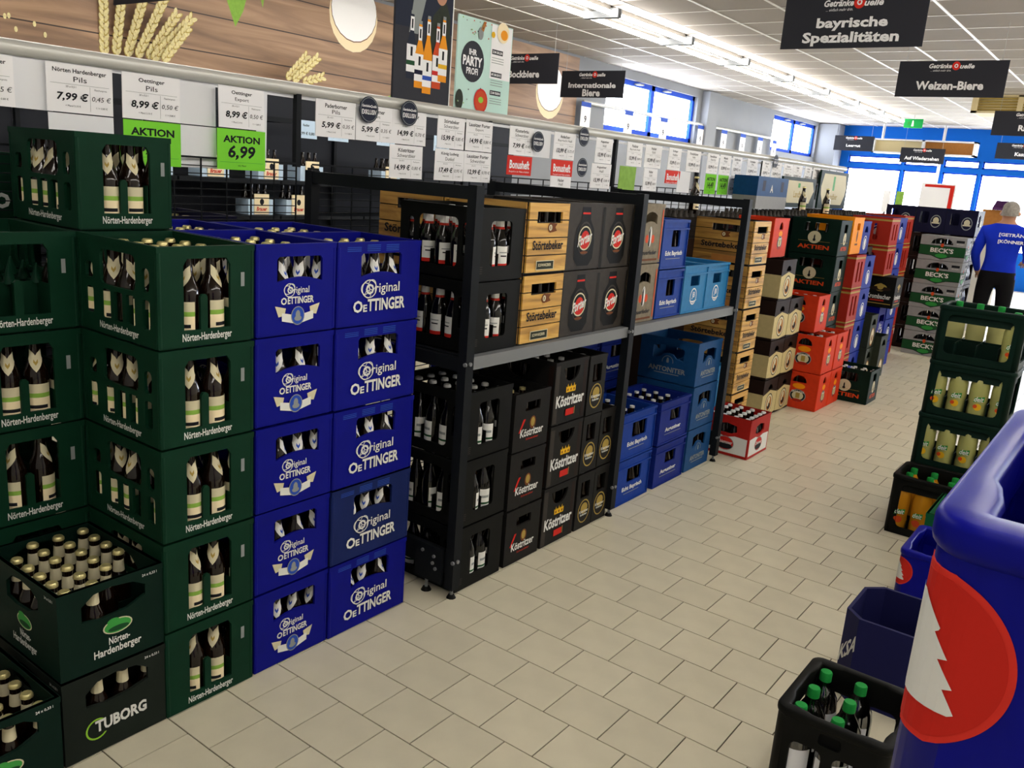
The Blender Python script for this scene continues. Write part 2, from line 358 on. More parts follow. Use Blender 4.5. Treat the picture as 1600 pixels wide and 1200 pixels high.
def redw(w, h, lg):
    m = w/2; d = Dec()
    H = [[(m-.07, h-.1), (m-.03, h-.115), (m+.03, h-.115), (m+.07, h-.1), (m+.065, h-.06), (m, h-.048), (m-.065, h-.06)]]
    d.poly([(.012, .02), (w-.012, .02), (w-.012, .13), (m+.06, .135), (m, .12), (m-.06, .135), (.012, .13)], 'white_p')
    d.ell(m, .08, .06, .046, 'grey_p').ell(m, .08, .056, .042, 'red_p').ell(m, .063, .05, .02, 'ink').text('Chiemseer', m, .088, .022, w=.1, bold=.02, shear=.2)
    return H, d
def franz(w, h, lg):
    m = w/2; d = Dec()
    H = [arch(m, h-.085, .045, .04)]
    d.poly([(0, .02), (m, .008), (w, .02), (w, .175), (m, .205), (0, .175)] if not lg else [(0, .02), (w, .02), (w, .185), (0, .185)], 'beige')
    if not lg: d.ell(m, .102, .072, .078, 'brown_dk').ell(m, .102, .064, .07, 'cream_p').ell(m, .1, .05, .056, 'card').ell(m-.005, .128, .02, .022, 'cream_p').ell(m, .08, .03, .024, 'brown_dk').ell(m-.02, .1, .014, .02, 'cream_p')
    return H, d
def erd(w, h, lg):
    m = w/2; d = Dec()
    H = [arch(m, h-.085, .055 if lg else .035, .055)]
    k = 1 if lg else .72
    d.ell(m, h-.115, .05*k, .022, 'orange').ell(m, .105, .064*k, .05, 'grey_p').ell(m, .105, .058*k, .045, 'ink').ell(m, .105, .045*k, .034, 'cream_p').rect(m-.016*k, .085, m+.016*k, .128, 'gold_p').text('ERDINGER', m, .136, .016, w=.1*k, bold=.02).ell(m, .068, .04*k, .012, 'dark_red')
    return H, d
def akt(w, h, lg):
    m = w/2; d = Dec(); k = .1 if lg else .045
    H = [rrect(m-k, h-.105, m+k, h-.035, .015)]
    d.ell(m, h*.475, .055 if lg else .036, .05, 'cream_p').ell(m, h*.475, .006, .022, 'ink').ell(m, h*.475-.02, .012, .012, 'ink').text('AKTIEN', m, .06, .034, 'or_p', w=.26 if lg else .16, bold=.03).rect(m-.13*w/.4, .105, m+.13*w/.4, .107, 'gold_p')
    return H, d
def emb(w, h, lg, c1='white_p', c2='bp_blue', mt=None):
    m = w/2; d = Dec()
    H = [arch(m, h-.1, .05, .055)]
    d.ell(m, .1, .058, .062, c1).ell(m, .1, .05, .054, c2).ell(m, .1, .03, .04, c1).poly([(m-.03, .075), (m+.03, .075), (m, .03)], c1)
    return H, d
def slot(w, h, lg):
    m = w/2; d = Dec()
    H = [rrect(m-.07, .06, m-.025, h-.06, .01), rrect(m+.025, .06, m+.07, h-.06, .01)]
    d.rect(0, h-.035, w, h-.014, 'gold_p').rect(0, .004, w, .016, 'gold_p')
    return H, d
def orng(w, h, lg):
    m = w/2; d = Dec()
    H = [rrect(m-.03, h-.11, m+.05, h-.05, .01)]
    d.ell(m, .15, .02, .05, 'brown_p').rect(m-.04, .075, m+.04, .09, 'brown_p')
    return H, d
def oliv(w, h, lg):
    m = w/2; d = Dec()
    H = [arch(m, h-.1, .06, .06)]; d.ell(m, .1, .055, .085, 'card').ell(m, .1, .045, .073, 'cream_p').ell(m, .09, .02, .03, 'brown_p')
    return H, d
def krom(w, h, lg):
    m = w/2; d = Dec()
    d.ell(m, .19, .06, .035, 'gold_p').ell(m, .18, .1, .02, 'brown_dk').ell(m, .2, .03, .03, 'gold_p').text('Krombacher', m, .105, .045, w=w*.8, bold=.02).rect(m-.08, .06, m+.05, .075, 'dark_red').rect(.02, .035, w-.02, .042, 'gold_p')
    return [], d
def beck(w, h, lg):
    m = w/2; d = Dec()
    H = [arch(m-.01, h-.088, .11, .066)] if lg else []
    d.poly([(0, .05), (m-.1, .045), (m, .012), (m+.1, .045), (w, .05), (w, h-.105), (0, h-.105)], 'ink')
    d.poly([(0, .056), (m-.1, .05), (m, .018), (m+.1, .05), (w, .056), (w, h-.11), (0, h-.11)], 'beck_green')
    d.ell(m, .052, .06, .022, 'beck_lt').ell(m-.005, h-.1, .016, .02, 'or_p').text("BECK'S", m, .108, .05, w=.23, bold=.03).rect(w-.1, h-.06, w-.02, h-.035, 'ink').text('24 x 0,33 l', w-.06, h-.075, .014, w=.07)
    return H, d
def navyc(w, h, lg):
    m = w/2; d = Dec()
    H = [rrect(m-.11, .1, m-.02, h-.05, .01)]
    d.ell(m+.06, .13, .055, .07, 'grey_p').ell(m+.06, .13, .047, .06, 'navy').ell(m+.06, .14, .03, .035, 'cream_p').rect(m+.02, .105, m+.1, .12, 'cream_p')
    return H, d
def fir(w, h, lg):
    d = Dec()
    return [], d
def deit(w, h, lg):
    return [rrect(.05, .04, w-.05, h-.045, .025)], Dec()
def petc(w, h, lg):
    m = w/2
    return [rrect(.05, .045, m-.015, h-.09, .02), rrect(m+.015, .045, w-.05, h-.09, .02), rrect(m-.03, h-.07, m+.03, h-.035, .01)], Dec()
def navy_oct(w, h, lg):
    d = Dec()
    d.text('KSA', .06, .13, .07, w=.13, bold=.03, shear=.3)
    return [], d
def hop(w, h, lg):
    return [rrect(w/2-.06, h-.1, w/2+.06, h-.05, .01)], Dec().text('O', w-.05, .11, .05, bold=.05)
def burg(w, h, lg):
    return [rrect(w/2-.06, h-.1, w/2+.06, h-.05, .01)], Dec().text('ISENBURGER', w/2, .17, .026, 'grey_p', w=w*.7, bold=.04)
def plain(w, h, lg):
    return [rrect(w/2-.06, h-.1, w/2+.06, h-.05, .01)], Dec()
KIND = {'nh': ('green', nh), 'nh24': ('green_dk', nh24), 'tuborg': ('tub', tuborg), 'oet': ('blue', oet), 'oet_old': ('blue_old', oet), 'blk': ('black_pl', blk), 'stoe': ('wood_crate', stoe), 'port': ('char2', port), 'feather': ('grey_wood', feather),
        'ebay': ('eb_blue', ebay), 'aug': ('au_blue', aug), 'ant': ('an_blue', ant), 'ltb': ('lt_blue', ltb), 'koed': ('char', koed), 'koeb': ('char', koeb), 'gold': ('char', gold), 'redw': ('red', redw), 'franz': ('brown_dk', franz),
        'erd': ('erd_red', erd), 'akt': ('green_dk', akt), 'pb': ('bp_blue', emb), 'slot': ('dark_red', slot), 'orng': ('orange', orng), 'oliv': ('olive', oliv), 'krom': ('black_pl', krom), 'beck': ('grey_box', beck), 'navyc': ('navy', navyc),
        'fir': ('red_blue', fir), 'deit': ('black_pl', deit), 'deitg': ('green_dk', deit), 'petc': ('black_pl', petc), 'navyo': ('dark_navy', navy_oct), 'hop': ('green', hop), 'burg': ('navy', burg), 'plain_g': ('mid_green', plain), 'brown': ('brown_dk', lambda w, h, l: ([rrect(.04, .05, w-.04, h-.04, .01)], Dec())), 'redslot': ('red', emb)}
CM = {}
def crate_meshes(kind, wx, wy, h):
    k = (kind, round(wx, 3), round(wy, 3), round(h, 3))
    if k in CM: return CM[k]
    col, fn = KIND[kind]; fr = frames(wx, wy); body = MB(); dec = MB(); hb = h-.003; t = .009
    ribs = kind in ('ebay', 'aug', 'ltb'); planks = []
    rnd = kind in ('fir', 'petc', 'deit', 'deitg'); RC = .028
    for face, w in (('+X', wy), ('-Y', wx), ('-X', wy), ('+Y', wx)):
        lg = 1 if w > .34 else 0
        if kind == 'fir': lg = 1 if face == '-Y' else 0
        if kind in ('erd',): lg = 1 if face in ('-Y', '+Y') else 0
        if kind == 'franz': lg = 0 if face in ('+X', '-X') else 1
        H, d = fn(w, h, lg)
        q0 = RC if rnd else (t if face in ('+X', '-X') else 0)
        body.panel(fr[face], [[(q0, .004), (w-q0, .004), (w-q0, hb), (q0, hb)]]+H, t, 'char' if kind == 'stoe' else col)
        o, u, n = (Vector(q) for q in fr[face])
        pr = .0
        if kind == 'stoe' and face in ('+X', '-Y'):
            pr = .008; ph = (hb-.006)/4; wm = 'wood_crate' if face == '+X' else 'wood_crate_x'
            hole = H[0]; hu0 = min(p[0] for p in hole); hu1 = max(p[0] for p in hole); hv0 = min(p[1] for p in hole)-.004
            for i in range(4):
                a, b = .006+i*ph+.0025, .006+(i+1)*ph-.0025; pm = MB()
                L = [[(.003, a), (w-.003, a), (w-.003, b), (.003, b)]]
                if i == 3: L = [[(.003, a), (hu0, a), (hu0, hv0+.045), (hu1, hv0+.045), (hu1, a), (w-.003, a), (w-.003, b), (.003, b)]]
                if i == 2 and hv0 < b: L = [[(.003, a), (w-.003, a), (w-.003, b), (hu1, b), (hu1, hv0), (hu0, hv0), (hu0, b), (.003, b)]]
                pm.panel((o+n*pr, u, n), L, pr, wm); planks.append(pm.mesh('plank'))
        if face in ('+X', '-Y'): d.put(dec, (o+n*(pr+.0008 if pr else .0), u, n))
    # base tray, stacking lip below and rim on top
    body.box((-wx/2+.006, -wy/2+.006, 0), (wx/2-.006, wy/2-.006, .012), col if kind != 'stoe' else 'char')
    r0 = 'char' if kind == 'stoe' else col
    rh = .016; e = .003
    def ring(z0, z1, e, i, m):
        body.box((-wx/2-e, -wy/2-e, z0), (wx/2+e, -wy/2+i, z1), m); body.box((-wx/2-e, wy/2-i, z0), (wx/2+e, wy/2+e, z1), m)
        body.box((-wx/2-e, -wy/2+i, z0), (-wx/2+i, wy/2-i, z1), m); body.box((wx/2-i, -wy/2+i, z0), (wx/2+e, wy/2-i, z1), m)
    if kind in ('ebay', 'aug', 'ltb'):
        ring(hb-.012, hb, .008, .012, r0); ring(hb-.05, hb-.042, .008, .01, r0); ring(.004, .012, .006, .012, r0)
        for sx in (-1, 1):
            for sy in (-1, 1):
                body.box((sx*wx/2-.006*(sx > 0)-.0*(sx < 0)-(.05 if sx > 0 else 0), sy*wy/2-.004*(sy < 0), .012), (sx*wx/2+.006*(sx > 0)+(.05 if sx < 0 else 0), sy*wy/2+.004*(sy > 0), hb-.012), r0)
    elif kind in ('beck', 'krom'):
        body.box((-wx/2+.004, -wy/2+.004, hb-.004), (wx/2-.004, wy/2-.004, hb), r0)
    elif kind in ('fir', 'petc', 'deit', 'deitg'):
        def loop(off, z, pad=0):
            L = []
            for cx, cy, a0 in ((1, -1, -90), (1, 1, 0), (-1, 1, 90), (-1, -1, 180)):
                for i in range(7):
                    a = math.radians(a0+15*i); rr = max(RC+off, .004); ins = max(RC, -off+.004) if off < 0 else RC
                    L.append((cx*(wx/2-ins)+rr*math.cos(a), cy*(wy/2-ins)+rr*math.sin(a), z))
                if pad:     # the rim is broad at the corners and slim along the middle of each side
                    x, y, _ = L[-1]; nx_, ny_ = [(0, 1), (-1, 0), (0, -1), (1, 0)][[(1, -1), (1, 1), (-1, 1), (-1, -1)].index((cx, cy))]
                    ln = (wy if ny_ else wx)-2*max(RC, -off+.004); ox, oy = -ny_*0+0, 0
                    out = {(0, 1): (1, 0), (-1, 0): (0, 1), (0, -1): (-1, 0), (1, 0): (0, -1)}[(nx_, ny_)]
                    for f_, e_ in ((.1, 0), (.2, .5), (.25, 1), (.75, 1), (.8, .5), (.9, 0)): L.append((x+nx_*ln*f_+out[0]*pad*e_, y+ny_*ln*f_+out[1]*pad*e_, z))
                else:
                    x, y, _ = L[-1]; nx_, ny_ = [(0, 1), (-1, 0), (0, -1), (1, 0)][[(1, -1), (1, 1), (-1, 1), (-1, -1)].index((cx, cy))]
                    ln = (wy if ny_ else wx)-2*max(RC, -off+.004) if off < 0 else (wy if ny_ else wx)-2*RC
                    for f_ in (.1, .2, .25, .75, .8, .9): L.append((x+nx_*ln*f_, y+ny_*ln*f_, z))
            return L
        secs = [loop(.0, hb-.024), loop(.003, hb-.021), loop(.0045, hb-.016), loop(.0045, hb-.006), loop(.003, hb-.001), loop(0, hb+.001), loop(-.024, hb+.001, .01), loop(-.028, hb-.001, .01), loop(-.03, hb-.006, .011), loop(-.02, hb-.05, .005), loop(-.0105, hb-.08)]
        n_ = len(secs[0]); vs_ = [p for L in secs for p in L]; f2 = []
        for k_ in range(len(secs)-1):
            for i in range(n_): j = (i+1) % n_; f2.append((k_*n_+i, k_*n_+j, (k_+1)*n_+j, (k_+1)*n_+i))
        body.add(vs_, f2, r0, True)
        for cx, cy, a0 in ((1, -1, -90), (1, 1, 0), (-1, 1, 90), (-1, -1, 180)):
            vs_ = []
            for i in range(7):
                a = math.radians(a0+15*i); x, y = cx*(wx/2-RC), cy*(wy/2-RC)
                for rr in (RC, RC-t): vs_ += [(x+rr*math.cos(a), y+rr*math.sin(a), .004), (x+rr*math.cos(a), y+rr*math.sin(a), hb-.01)]
            f2 = []
            for i in range(6): q_ = 4*i; f2 += [(q_, q_+4, q_+5, q_+1), (q_+2, q_+3, q_+7, q_+6), (q_, q_+2, q_+6, q_+4)]
            body.add(vs_, f2, r0, True)
    elif kind != 'navyo':
        ring(hb-rh, hb, .0015, .011, r0)
    if kind in ('nh', 'oet', 'oet_old', 'akt', 'erd'):
        for sx in (-1, 1):
            for sy in (-1, 1):
                body.cyl((sx*(wx/2-.006), sy*(wy/2-.006), .006), (sx*(wx/2-.006), sy*(wy/2-.006), hb-.001), .0078, r0, 8)
    if kind == 'fir':
        def wrap(wf, v0, v1, m, e):
            us = [0, .0015, .004, .007, .011, .016, .022, .028]; N = 40; P = []; Fc = []
            for i in range(N+1):
                v = v0+(v1-v0)*i/N; wd = max(wf(v), 0); row = [min(u_, wd) for u_ in us]+[wd]
                for u_ in row:
                    dy = RC-math.sqrt(max(RC*RC-(RC-u_)**2, 0)) if u_ < RC else 0
                    nx_, ny_ = ((u_-RC)/RC, -math.sqrt(max(1-((u_-RC)/RC)**2, 0))) if u_ < RC else (0, -1)
                    P.append((-wx/2+u_+nx_*e, -wy/2+dy+ny_*e, v))
            k_ = 9
            for i in range(N):
                for j in range(8): Fc.append((i*k_+j, i*k_+j+1, (i+1)*k_+j+1, (i+1)*k_+j))
            dec.add(P, Fc, m)
        disc = lambda R: (lambda v: math.sqrt(max(R*R-(v-.199)**2, 0)))
        tr = [(.166, .033), (.183, .0225), (.1831, .029), (.2, .0175), (.2001, .024), (.218, .012), (.2181, .017), (.238, .003)]
        def tree(v):
            if v < .166 : return .033*(1-(.166-v)/.004)
            for (a0, b0), (a1, b1) in zip(tr, tr[1:]):
                if a0 <= v <= a1: return b0+(b1-b0)*(v-a0)/(a1-a0)
            return 0
        wrap(disc(.0605), .1385, .2595, 'bonus', .0008); wrap(disc(.056), .143, .255, 'red_p', .0012); wrap(tree, .1655, .238, 'white_p', .0018)
    bm_ = body.mesh(kind+'_body'); bm_.update()
    dm = dec.mesh(kind+'_print') if dec.f else None
    CM[k] = (bm_, dm, planks); return CM[k]
DM = {}
def divider_mesh(wx, wy, nx, ny, hh, m, peak=0):
    k = (round(wx, 3), round(wy, 3), nx, ny, hh, m, peak)
    if k in DM: return DM[k]
    b = MB()
    for i in range(1, nx):
        x = -wx/2+wx*i/nx; b.box((x-.0015, -wy/2+.01, .012), (x+.0015, wy/2-.01, hh), m)
    for j in range(1, ny):
        y = -wy/2+wy*j/ny; b.box((-wx/2+.01, y-.0015, .012), (wx/2-.01, y+.0015, hh), m)
    if peak:
        for i in range(1, nx):
            for j in range(1, ny):
                x = -wx/2+wx*i/nx; y = -wy/2+wy*j/ny
                b.cyl((x, y, hh-.005), (x, y, hh+.05), .02, m, 4, .003)
    DM[k] = b.mesh('divider'); return DM[k]
# ---------------------------------------------------------------- bottles
PROF = {'nrw': [(.028, 0), (.033, .004), (.0335, .125), (.031, .145), (.02, .175), (.0155, .19), (.0135, .224), (.0145, .229), (.0145, .237)],
        'small': [(.026, 0), (.0295, .004), (.0298, .115), (.026, .135), (.016, .16), (.0135, .2), (.0145, .207), (.0145, .215)],
        'pet': [(.038, 0), (.046, .012), (.045, .05), (.0425, .08), (.046, .1), (.046, .172), (.041, .2), (.028, .225), (.0155, .248), (.0155, .262)]}
BM = {}
def bottle_meshes(kind):
    if kind in BM: return BM[kind]
    prof, glass, cap, lab, neck, txt = {
        'gold': ('nrw', 'glass_brown', 'cap_gold', 'nhl', 'diamond', None), 'oe': ('nrw', 'glass_brown', 'cap_gold', None, 'diamond_w', None),
        'white': ('nrw', 'glass_black', 'cap_white', 'rb', 'foil', None), 'whiteg': ('nrw', 'glass_black', 'cap_white', 'gr', None, None), 'small': ('small', 'glass_brown', 'cap_gold', None, 'cream', None),
        'plain': ('small', 'glass_brown', 'cap_white', None, None, None), 'lemon': ('pet', 'lemon', 'cap_green', 'deit', None, None), 'lemon2': ('pet', 'lemon2', 'cap_green', None, None, None), 'orangeade': ('pet', 'orangeade', 'cap_green', 'deit', None, None), 'water': ('pet', 'pet', 'cap_green', 'clear', None, None)}[kind]
    p = PROF[prof]; n = 12 if prof != 'pet' else 16
    g = MB(); g.lathe(p, glass, n); c = MB(); zt = p[-1][1]; rt = p[-1][0]
    if prof == 'pet': c.lathe([(.0175, zt-.012), (.0175, zt+.012), (.0155, zt+.016)], cap, 16)
    else: c.lathe([(rt+.002, zt-.004), (rt+.0015, zt+.004), (rt-.002, zt+.008)], cap, 10)
    parts = [('cap', c.mesh('cap'))]
    def band(r0, r1, z0, z1, m, a0=0, a1=360, k=12):
        b = MB(); vs = []
        for i in range(k+1):
            a = math.radians(a0+(a1-a0)*i/k)
            vs += [(r0*math.cos(a), r0*math.sin(a), z0), (r1*math.cos(a), r1*math.sin(a), z1)]
        b.add(vs, [(2*i, 2*i+2, 2*i+3, 2*i+1) for i in range(k)], m, True); return b
    if lab == 'nhl':
        b = band(.0342, .0342, .03, .072, 'mural_cream', -65, 65, 8); b2 = band(.0342, .0342, .072, .085, 'leaf', -65, 65, 8); b3 = band(.0342, .0342, .085, .112, 'cream_p', -65, 65, 8); b4 = band(.0346, .0346, .04, .05, 'ink', -40, 45, 6)
        for q in (b2, b3, b4): b.add(q.v, q.f, q.mats[0], True)
        parts.append(('label', b.mesh('label')))
    if lab == 'rb':
        b = band(.0342, .0342, .045, .115, 'white_p', -45, 45, 6); q = band(.0346, .0346, .036, .05, 'red_p', -45, 45, 6); b.add(q.v, q.f, 'red_p', True); q = band(.0347, .0347, .09, .094, 'grey_p', -30, 30, 4); b.add(q.v, q.f, 'grey_p', True); q = band(.0347, .0347, .076, .081, 'ink', -22, 26, 4); b.add(q.v, q.f, 'ink', True)
        parts.append(('label', b.mesh('label')))
    if lab == 'gr':
        b = band(.0342, .0342, .03, .112, 'white_p', -40, 40, 6); q = band(.0346, .0346, .048, .056, 'beck_green', -40, 40, 6); b.add(q.v, q.f, 'beck_green', True); q = band(.0346, .0346, .075, .085, 'grey_p', -28, 28, 4); b.add(q.v, q.f, 'grey_p', True)
        parts.append(('label', b.mesh('label')))
    if lab == 'clear': parts.append(('label', band(.0467, .0467, .1, .165, 'paper_lt', -60, 60, 8).mesh('label')))
    if lab == 'deit':
        b = MB(); fr = ((-.04, -.0472, 0), (1, 0, 0), (0, -1, 0))
        Dec().poly([(.017, .092), (.065, .1), (.066, .126), (.02, .116)], 'beck_lt').text('deit', .041, .109, .026, w=.044, shear=.25).ell(.04, .068, .018, .018, 'or_p' if kind == 'orangeade' else 'yel_p').ell(.028, .071, .01, .01, 'or_p').put(b, fr)
        parts.append(('label', b.mesh('label')))
    if neck in ('diamond', 'diamond_w'):
        b = MB(); m1 = 'cream_p' if neck == 'diamond' else 'white_p'
        def rad(z):
            for (r0, z0), (r1, z1) in zip(p, p[1:]):
                if z0 <= z <= z1: return r0+(r1-r0)*(z-z0)/(z1-z0)
            return p[-1][0]
        vs = []; K = 9; R_ = 6
        for i in range(K):
            a = -64+16*i; q = abs(a)/64; z0 = .146+.036*q; z1 = .196+.014*q if q > .1 else .192
            for j in range(R_):
                z = z0+(z1-z0)*j/(R_-1); r = rad(z)+.0011; vs.append((r*math.cos(math.radians(a)), r*math.sin(math.radians(a)), z))
        g_ = [(i*R_+j, (i+1)*R_+j, (i+1)*R_+j+1, i*R_+j+1) for i in range(K-1) for j in range(R_-1)]
        b.add(vs, g_, m1, True)
        b.add([(v[0]*1.012, v[1]*1.012, v[2]) for v in vs], [f for f in g_ if (f[0] % R_) == 2 and 3 <= f[0]//R_ < 5], 'gold_p' if neck == 'diamond' else 'blue_p', True)
        parts.append(('neck_label', b.mesh('neck_label')))
    if neck == 'foil':
        b = band(.0172, .0158, .186, .234, 'white_p'); q = band(.0195, .0174, .178, .187, 'dark_red'); b.add(q.v, q.f, 'dark_red', True); parts.append(('neck_label', b.mesh('neck_label')))
    if neck == 'cream': parts.append(('neck_label', band(.0166, .0142, .155, .195, 'cream_p').mesh('neck_label')))
    BM[kind] = (g.mesh('bottle'), parts); return BM[kind]
NB = [0]
STUFF = MB()
def bottle(kind, x, y, z, label, group, rz=None):
    g, parts = bottle_meshes(kind)
    rz = random.uniform(-.6, .5) if rz is None else rz
    o = tag(link('bottle' if kind not in ('lemon', 'lemon2', 'orangeade', 'water') else 'drink_bottle', g, None, (x, y, z), rz), label, 'bottle', group)
    for n, m in parts: link(n, m, o)
    NB[0] += 1; return o
# ---------------------------------------------------------------- crate placement
def crate(kind, xf, y0, z, dx, dy, h, label, group=None, cells=None, div=.1, fill=None, rows='vis', where=None, skip=(), peak=0, jit=.003):
    """xf: x of the aisle-side face, y0: near edge, z: underside"""
    bm_, dm, planks = crate_meshes(kind, dx, dy, h)
    jx, jy = random.uniform(-jit, jit), 0
    cx, cy = xf-dx/2+jx, y0+dy/2+jy
    o = tag(link('drinks_crate', bm_, None, (cx, cy, z), 0), label, 'crate', group)
    if dm: link('printed_logo', dm, o)
    for p in planks: link('plank', p, o)
    nx, ny = cells or (max(2, round(dx/.079)), max(2, round(dy/.079)))
    if div and kind not in ('beck', 'krom', 'port'): link('divider', divider_mesh(dx, dy, nx, ny, div, KIND[kind][0] if kind != 'stoe' else 'char', peak), o)
    if fill:
        for i in range(nx):
            for j in range(ny):
                if rows == 'vis' and not (i == nx-1 or j == 0): continue
                if rows == 'x' and i != nx-1: continue
                if rows == 'y' and j != 0: continue
                if (i, j) in skip: continue
                x = cx-dx/2+dx*(i+.5)/nx; y = cy-dy/2+dy*(j+.5)/ny
                if fill.startswith('~'):
                    far_bottle(x, y, z+.012, fill[1:], h)
                else:
                    base = -.9 if (rows != 'x' and j == 0 and i < nx-1) else (-.15 if i == nx-1 else -.5)
                    pos = 'aisle side place %d' % (j+1) if i == nx-1 else ('near side place %d' % (i+1) if j == 0 else 'row %d from aisle, place %d' % (nx-i, j+1))
                    bottle(fill, x, y, z+.0125, where[0]+', '+pos, where[1], base+random.uniform(-1.1, 1.1) if fill not in ('lemon', 'lemon2', 'orangeade') else random.uniform(-.25, .25))
    return o
def far_bottle(x, y, z, cap, h):
    s = (h-.03)/.258
    STUFF.lathe([(.03, 0), (.031, .12*s), (.014, .19*s), (.0135, .24*s)], 'glass_brown', 6, (x, y, z))
    STUFF.lathe([(.0155, .238*s), (.0155, .25*s)], cap, 6, (x, y, z))
TN = {5: ['bottom', 'second-lowest', 'middle', 'second-highest', 'top'], 4: ['bottom', 'second-lowest', 'second-highest', 'top'], 3: ['bottom', 'middle', 'top'], 2: ['lower', 'upper'], 1: ['single']}
# ================================================================ THE ROOM
RX0, RX1, RY0, RY1, RZ = -6.7, 6.5, -3.0, 20.6, 3.2
b = MB(); b.box((RX0, RY0, -.06), (RX1, RY1, -.004), 'grout'); floor = struct(link('floor', b.mesh('floor')))
TW = .2; TX, TY = -1.9692, 2.2446
tiles = []
for r in range(-26, 92):
    y = TY+r*TW
    off = TX-(.5*TW if r % 2 else 0)
    for i in range(-24, 43):
        x = off+i*TW
        if x < RX0 or x+TW > RX1 or y < RY0 or y+TW > RY1: continue
        tiles.append((x+TW/2, y+TW/2))
def vis(t): return seen(t[0], t[1], 0, 60) and t[0] > -2.25 and not (t[0] > -.6 and t[1] < 1.6)
tiles.sort(key=lambda t: (not vis(t), t[0]**2+t[1]**2))
b = MB(); g = .0979
b.box((-g, -g, -.006), (g, g, 0), 'floor_tile'); tm = b.mesh('floor_tile')
for x, y in tiles[:300]: link('tile', tm, floor, (x, y, 0))
b = MB()
for x, y in tiles[300:]:
    b.box((x-g, y-g, -.006), (x+g, y+g, 0), 'floor_tile')
o = link('tile_field', b.mesh('tile_field'), floor); o['kind'] = 'stuff'
# ceiling with its panel grid
b = MB(); b.box((RX0, RY0, RZ+.006), (RX1, RY1, RZ+.06), 'ceil_bar'); ceil = struct(link('ceiling', b.mesh('ceiling')))
G = .625; cp = []
for i in range(-9, 14):
    for j in range(-19, 20):
        x, y = -1.84+i*G+G/2, 8.40+j*G+G/2
        if RX0-.2 < x < RX1+.2 and RY0-.2 < y < RY1+.2: cp.append((x, y))
cp.sort(key=lambda t: (not seen(t[0], t[1], RZ, 80), t[0]**2+t[1]**2))
b = MB(); g = G/2-.011; b.box((-g, -g, 0), (g, g, .012), 'ceil_panel'); pm = b.mesh('ceiling_panel')
for x, y in cp[:300]: link('panel', pm, ceil, (x, y, RZ-.002))
b = MB()
for x, y in cp[300:]:
    b.box((max(x-g, RX0), max(y-g, RY0), RZ-.002), (min(x+g, RX1), min(y+g, RY1), RZ+.01), 'ceil_panel')
o = link('panel_field', b.mesh('panel_field'), ceil); o['kind'] = 'stuff'
for i in range(-8, 14):
    x = -1.84+i*G
    if RX0 < x < RX1: b = MB(); b.box((x-.012, RY0, RZ-.007), (x+.012, RY1, RZ-.0025), 'bar_white'); link('grid_bar', b.mesh('grid_bar'), ceil)
b = MB(); b.box((RX0, -.006, -.006), (RX1, .006, -.0025), 'bar_white'); gm = b.mesh('grid_bar')
for j in range(-18, 20):
    y = 8.40+j*G
    if RY0 < y < RY1: link('grid_bar', gm, ceil, (0, y, RZ))
# walls (left wall has two window openings, back wall a long window band)
def wallpanel(name, fr, loops, t, m):
    b = MB(); b.panel(fr, loops, t, m); return struct(link(name, b.mesh(name)))
L_ = RY1-RY0
W1, W2 = (10.93, 13.85, 2.32, 3.07), (17.35, 20.0, 2.44, 3.12)
wallpanel('wall_left', ((RX0, RY0, 0), (0, 1, 0), (1, 0, 0)), [[(0, 0), (L_, 0), (L_, RZ), (0, RZ)]]+[[(a-RY0, c), (bb-RY0, c), (bb-RY0, d), (a-RY0, d)] for a, bb, c, d in (W1, W2)], .3, 'wall_grey')
BW = [(-6.1, -4.95), (-4.9, -4.15), (-4.1, -3.42), (-3.36, -1.9), (-1.85, 0.), (.1, 2.0), (2.1, 4.0), (4.1, 6.0)]
wx_ = lambda x: x-RX0
wallpanel('wall_back', ((RX0, RY1, 0), (1, 0, 0), (0, -1, 0)), [[(0, 0), (RX1-RX0, 0), (RX1-RX0, RZ), (0, RZ)]]+[[(wx_(a), .75), (wx_(c), .75), (wx_(c), 2.3), (wx_(a), 2.3)] for a, c in BW]+[[(wx_(a), 2.4), (wx_(c), 2.4), (wx_(c), 2.56), (wx_(a), 2.56)] for a, c in BW], .25, 'wall_blue')
b = MB(); b.box((RX1, RY0, 0), (RX1+.1, RY1, RZ), 'wall_white'); struct(link('wall_right', b.mesh('wall_right')))
b = MB(); b.box((RX0, RY0-.1, 0), (RX1, RY0, RZ), 'wall_white'); struct(link('wall_front', b.mesh('wall_front')))
b = MB(); b.box((RX0, 14.0, 0), (RX0+.14, 14.4, RZ-.02), 'wall_grey'); struct(link('trim_1', b.mesh('trim_1')))
b = MB(); b.box((RX0, 20.1, 0), (RX0+.42, RY1-.01, RZ-.02), 'wall_grey'); struct(link('trim_2', b.mesh('trim_2')))
for k, (a, c, z0, z1) in enumerate((W1, W2)):
    b = MB(); x0, x1 = RX0-.14, RX0-.06; e = .07; m = (a+c)/2
    b.box((x0, a, z0), (x1, c, z0+e), 'blue_frame'); b.box((x0, a, z1-e), (x1, c, z1), 'blue_frame')
    b.box((x0, a, z0), (x1, a+e, z1), 'blue_frame'); b.box((x0, c-e, z0), (x1, c, z1), 'blue_frame'); b.box((x0, m-.05, z0), (x1, m+.05, z1), 'blue_frame')
    win = struct(link('window_%d' % (k+1), b.mesh('window')))
    for p, q in ((a+e, m-.05), (m+.05, c-e)):
        b = MB(); b.box((RX0-.12, p, z0+e), (RX0-.11, q, z1-e), 'pane'); link('pane', b.mesh('pane'), win)
    for q in (m+.3, m-.6): b = MB(); b.box((RX0-.06, q, z1-.05), (RX0+.04, q+.12, z1-.03), 'steel_lt'); link('opener', b.mesh('opener'), win)
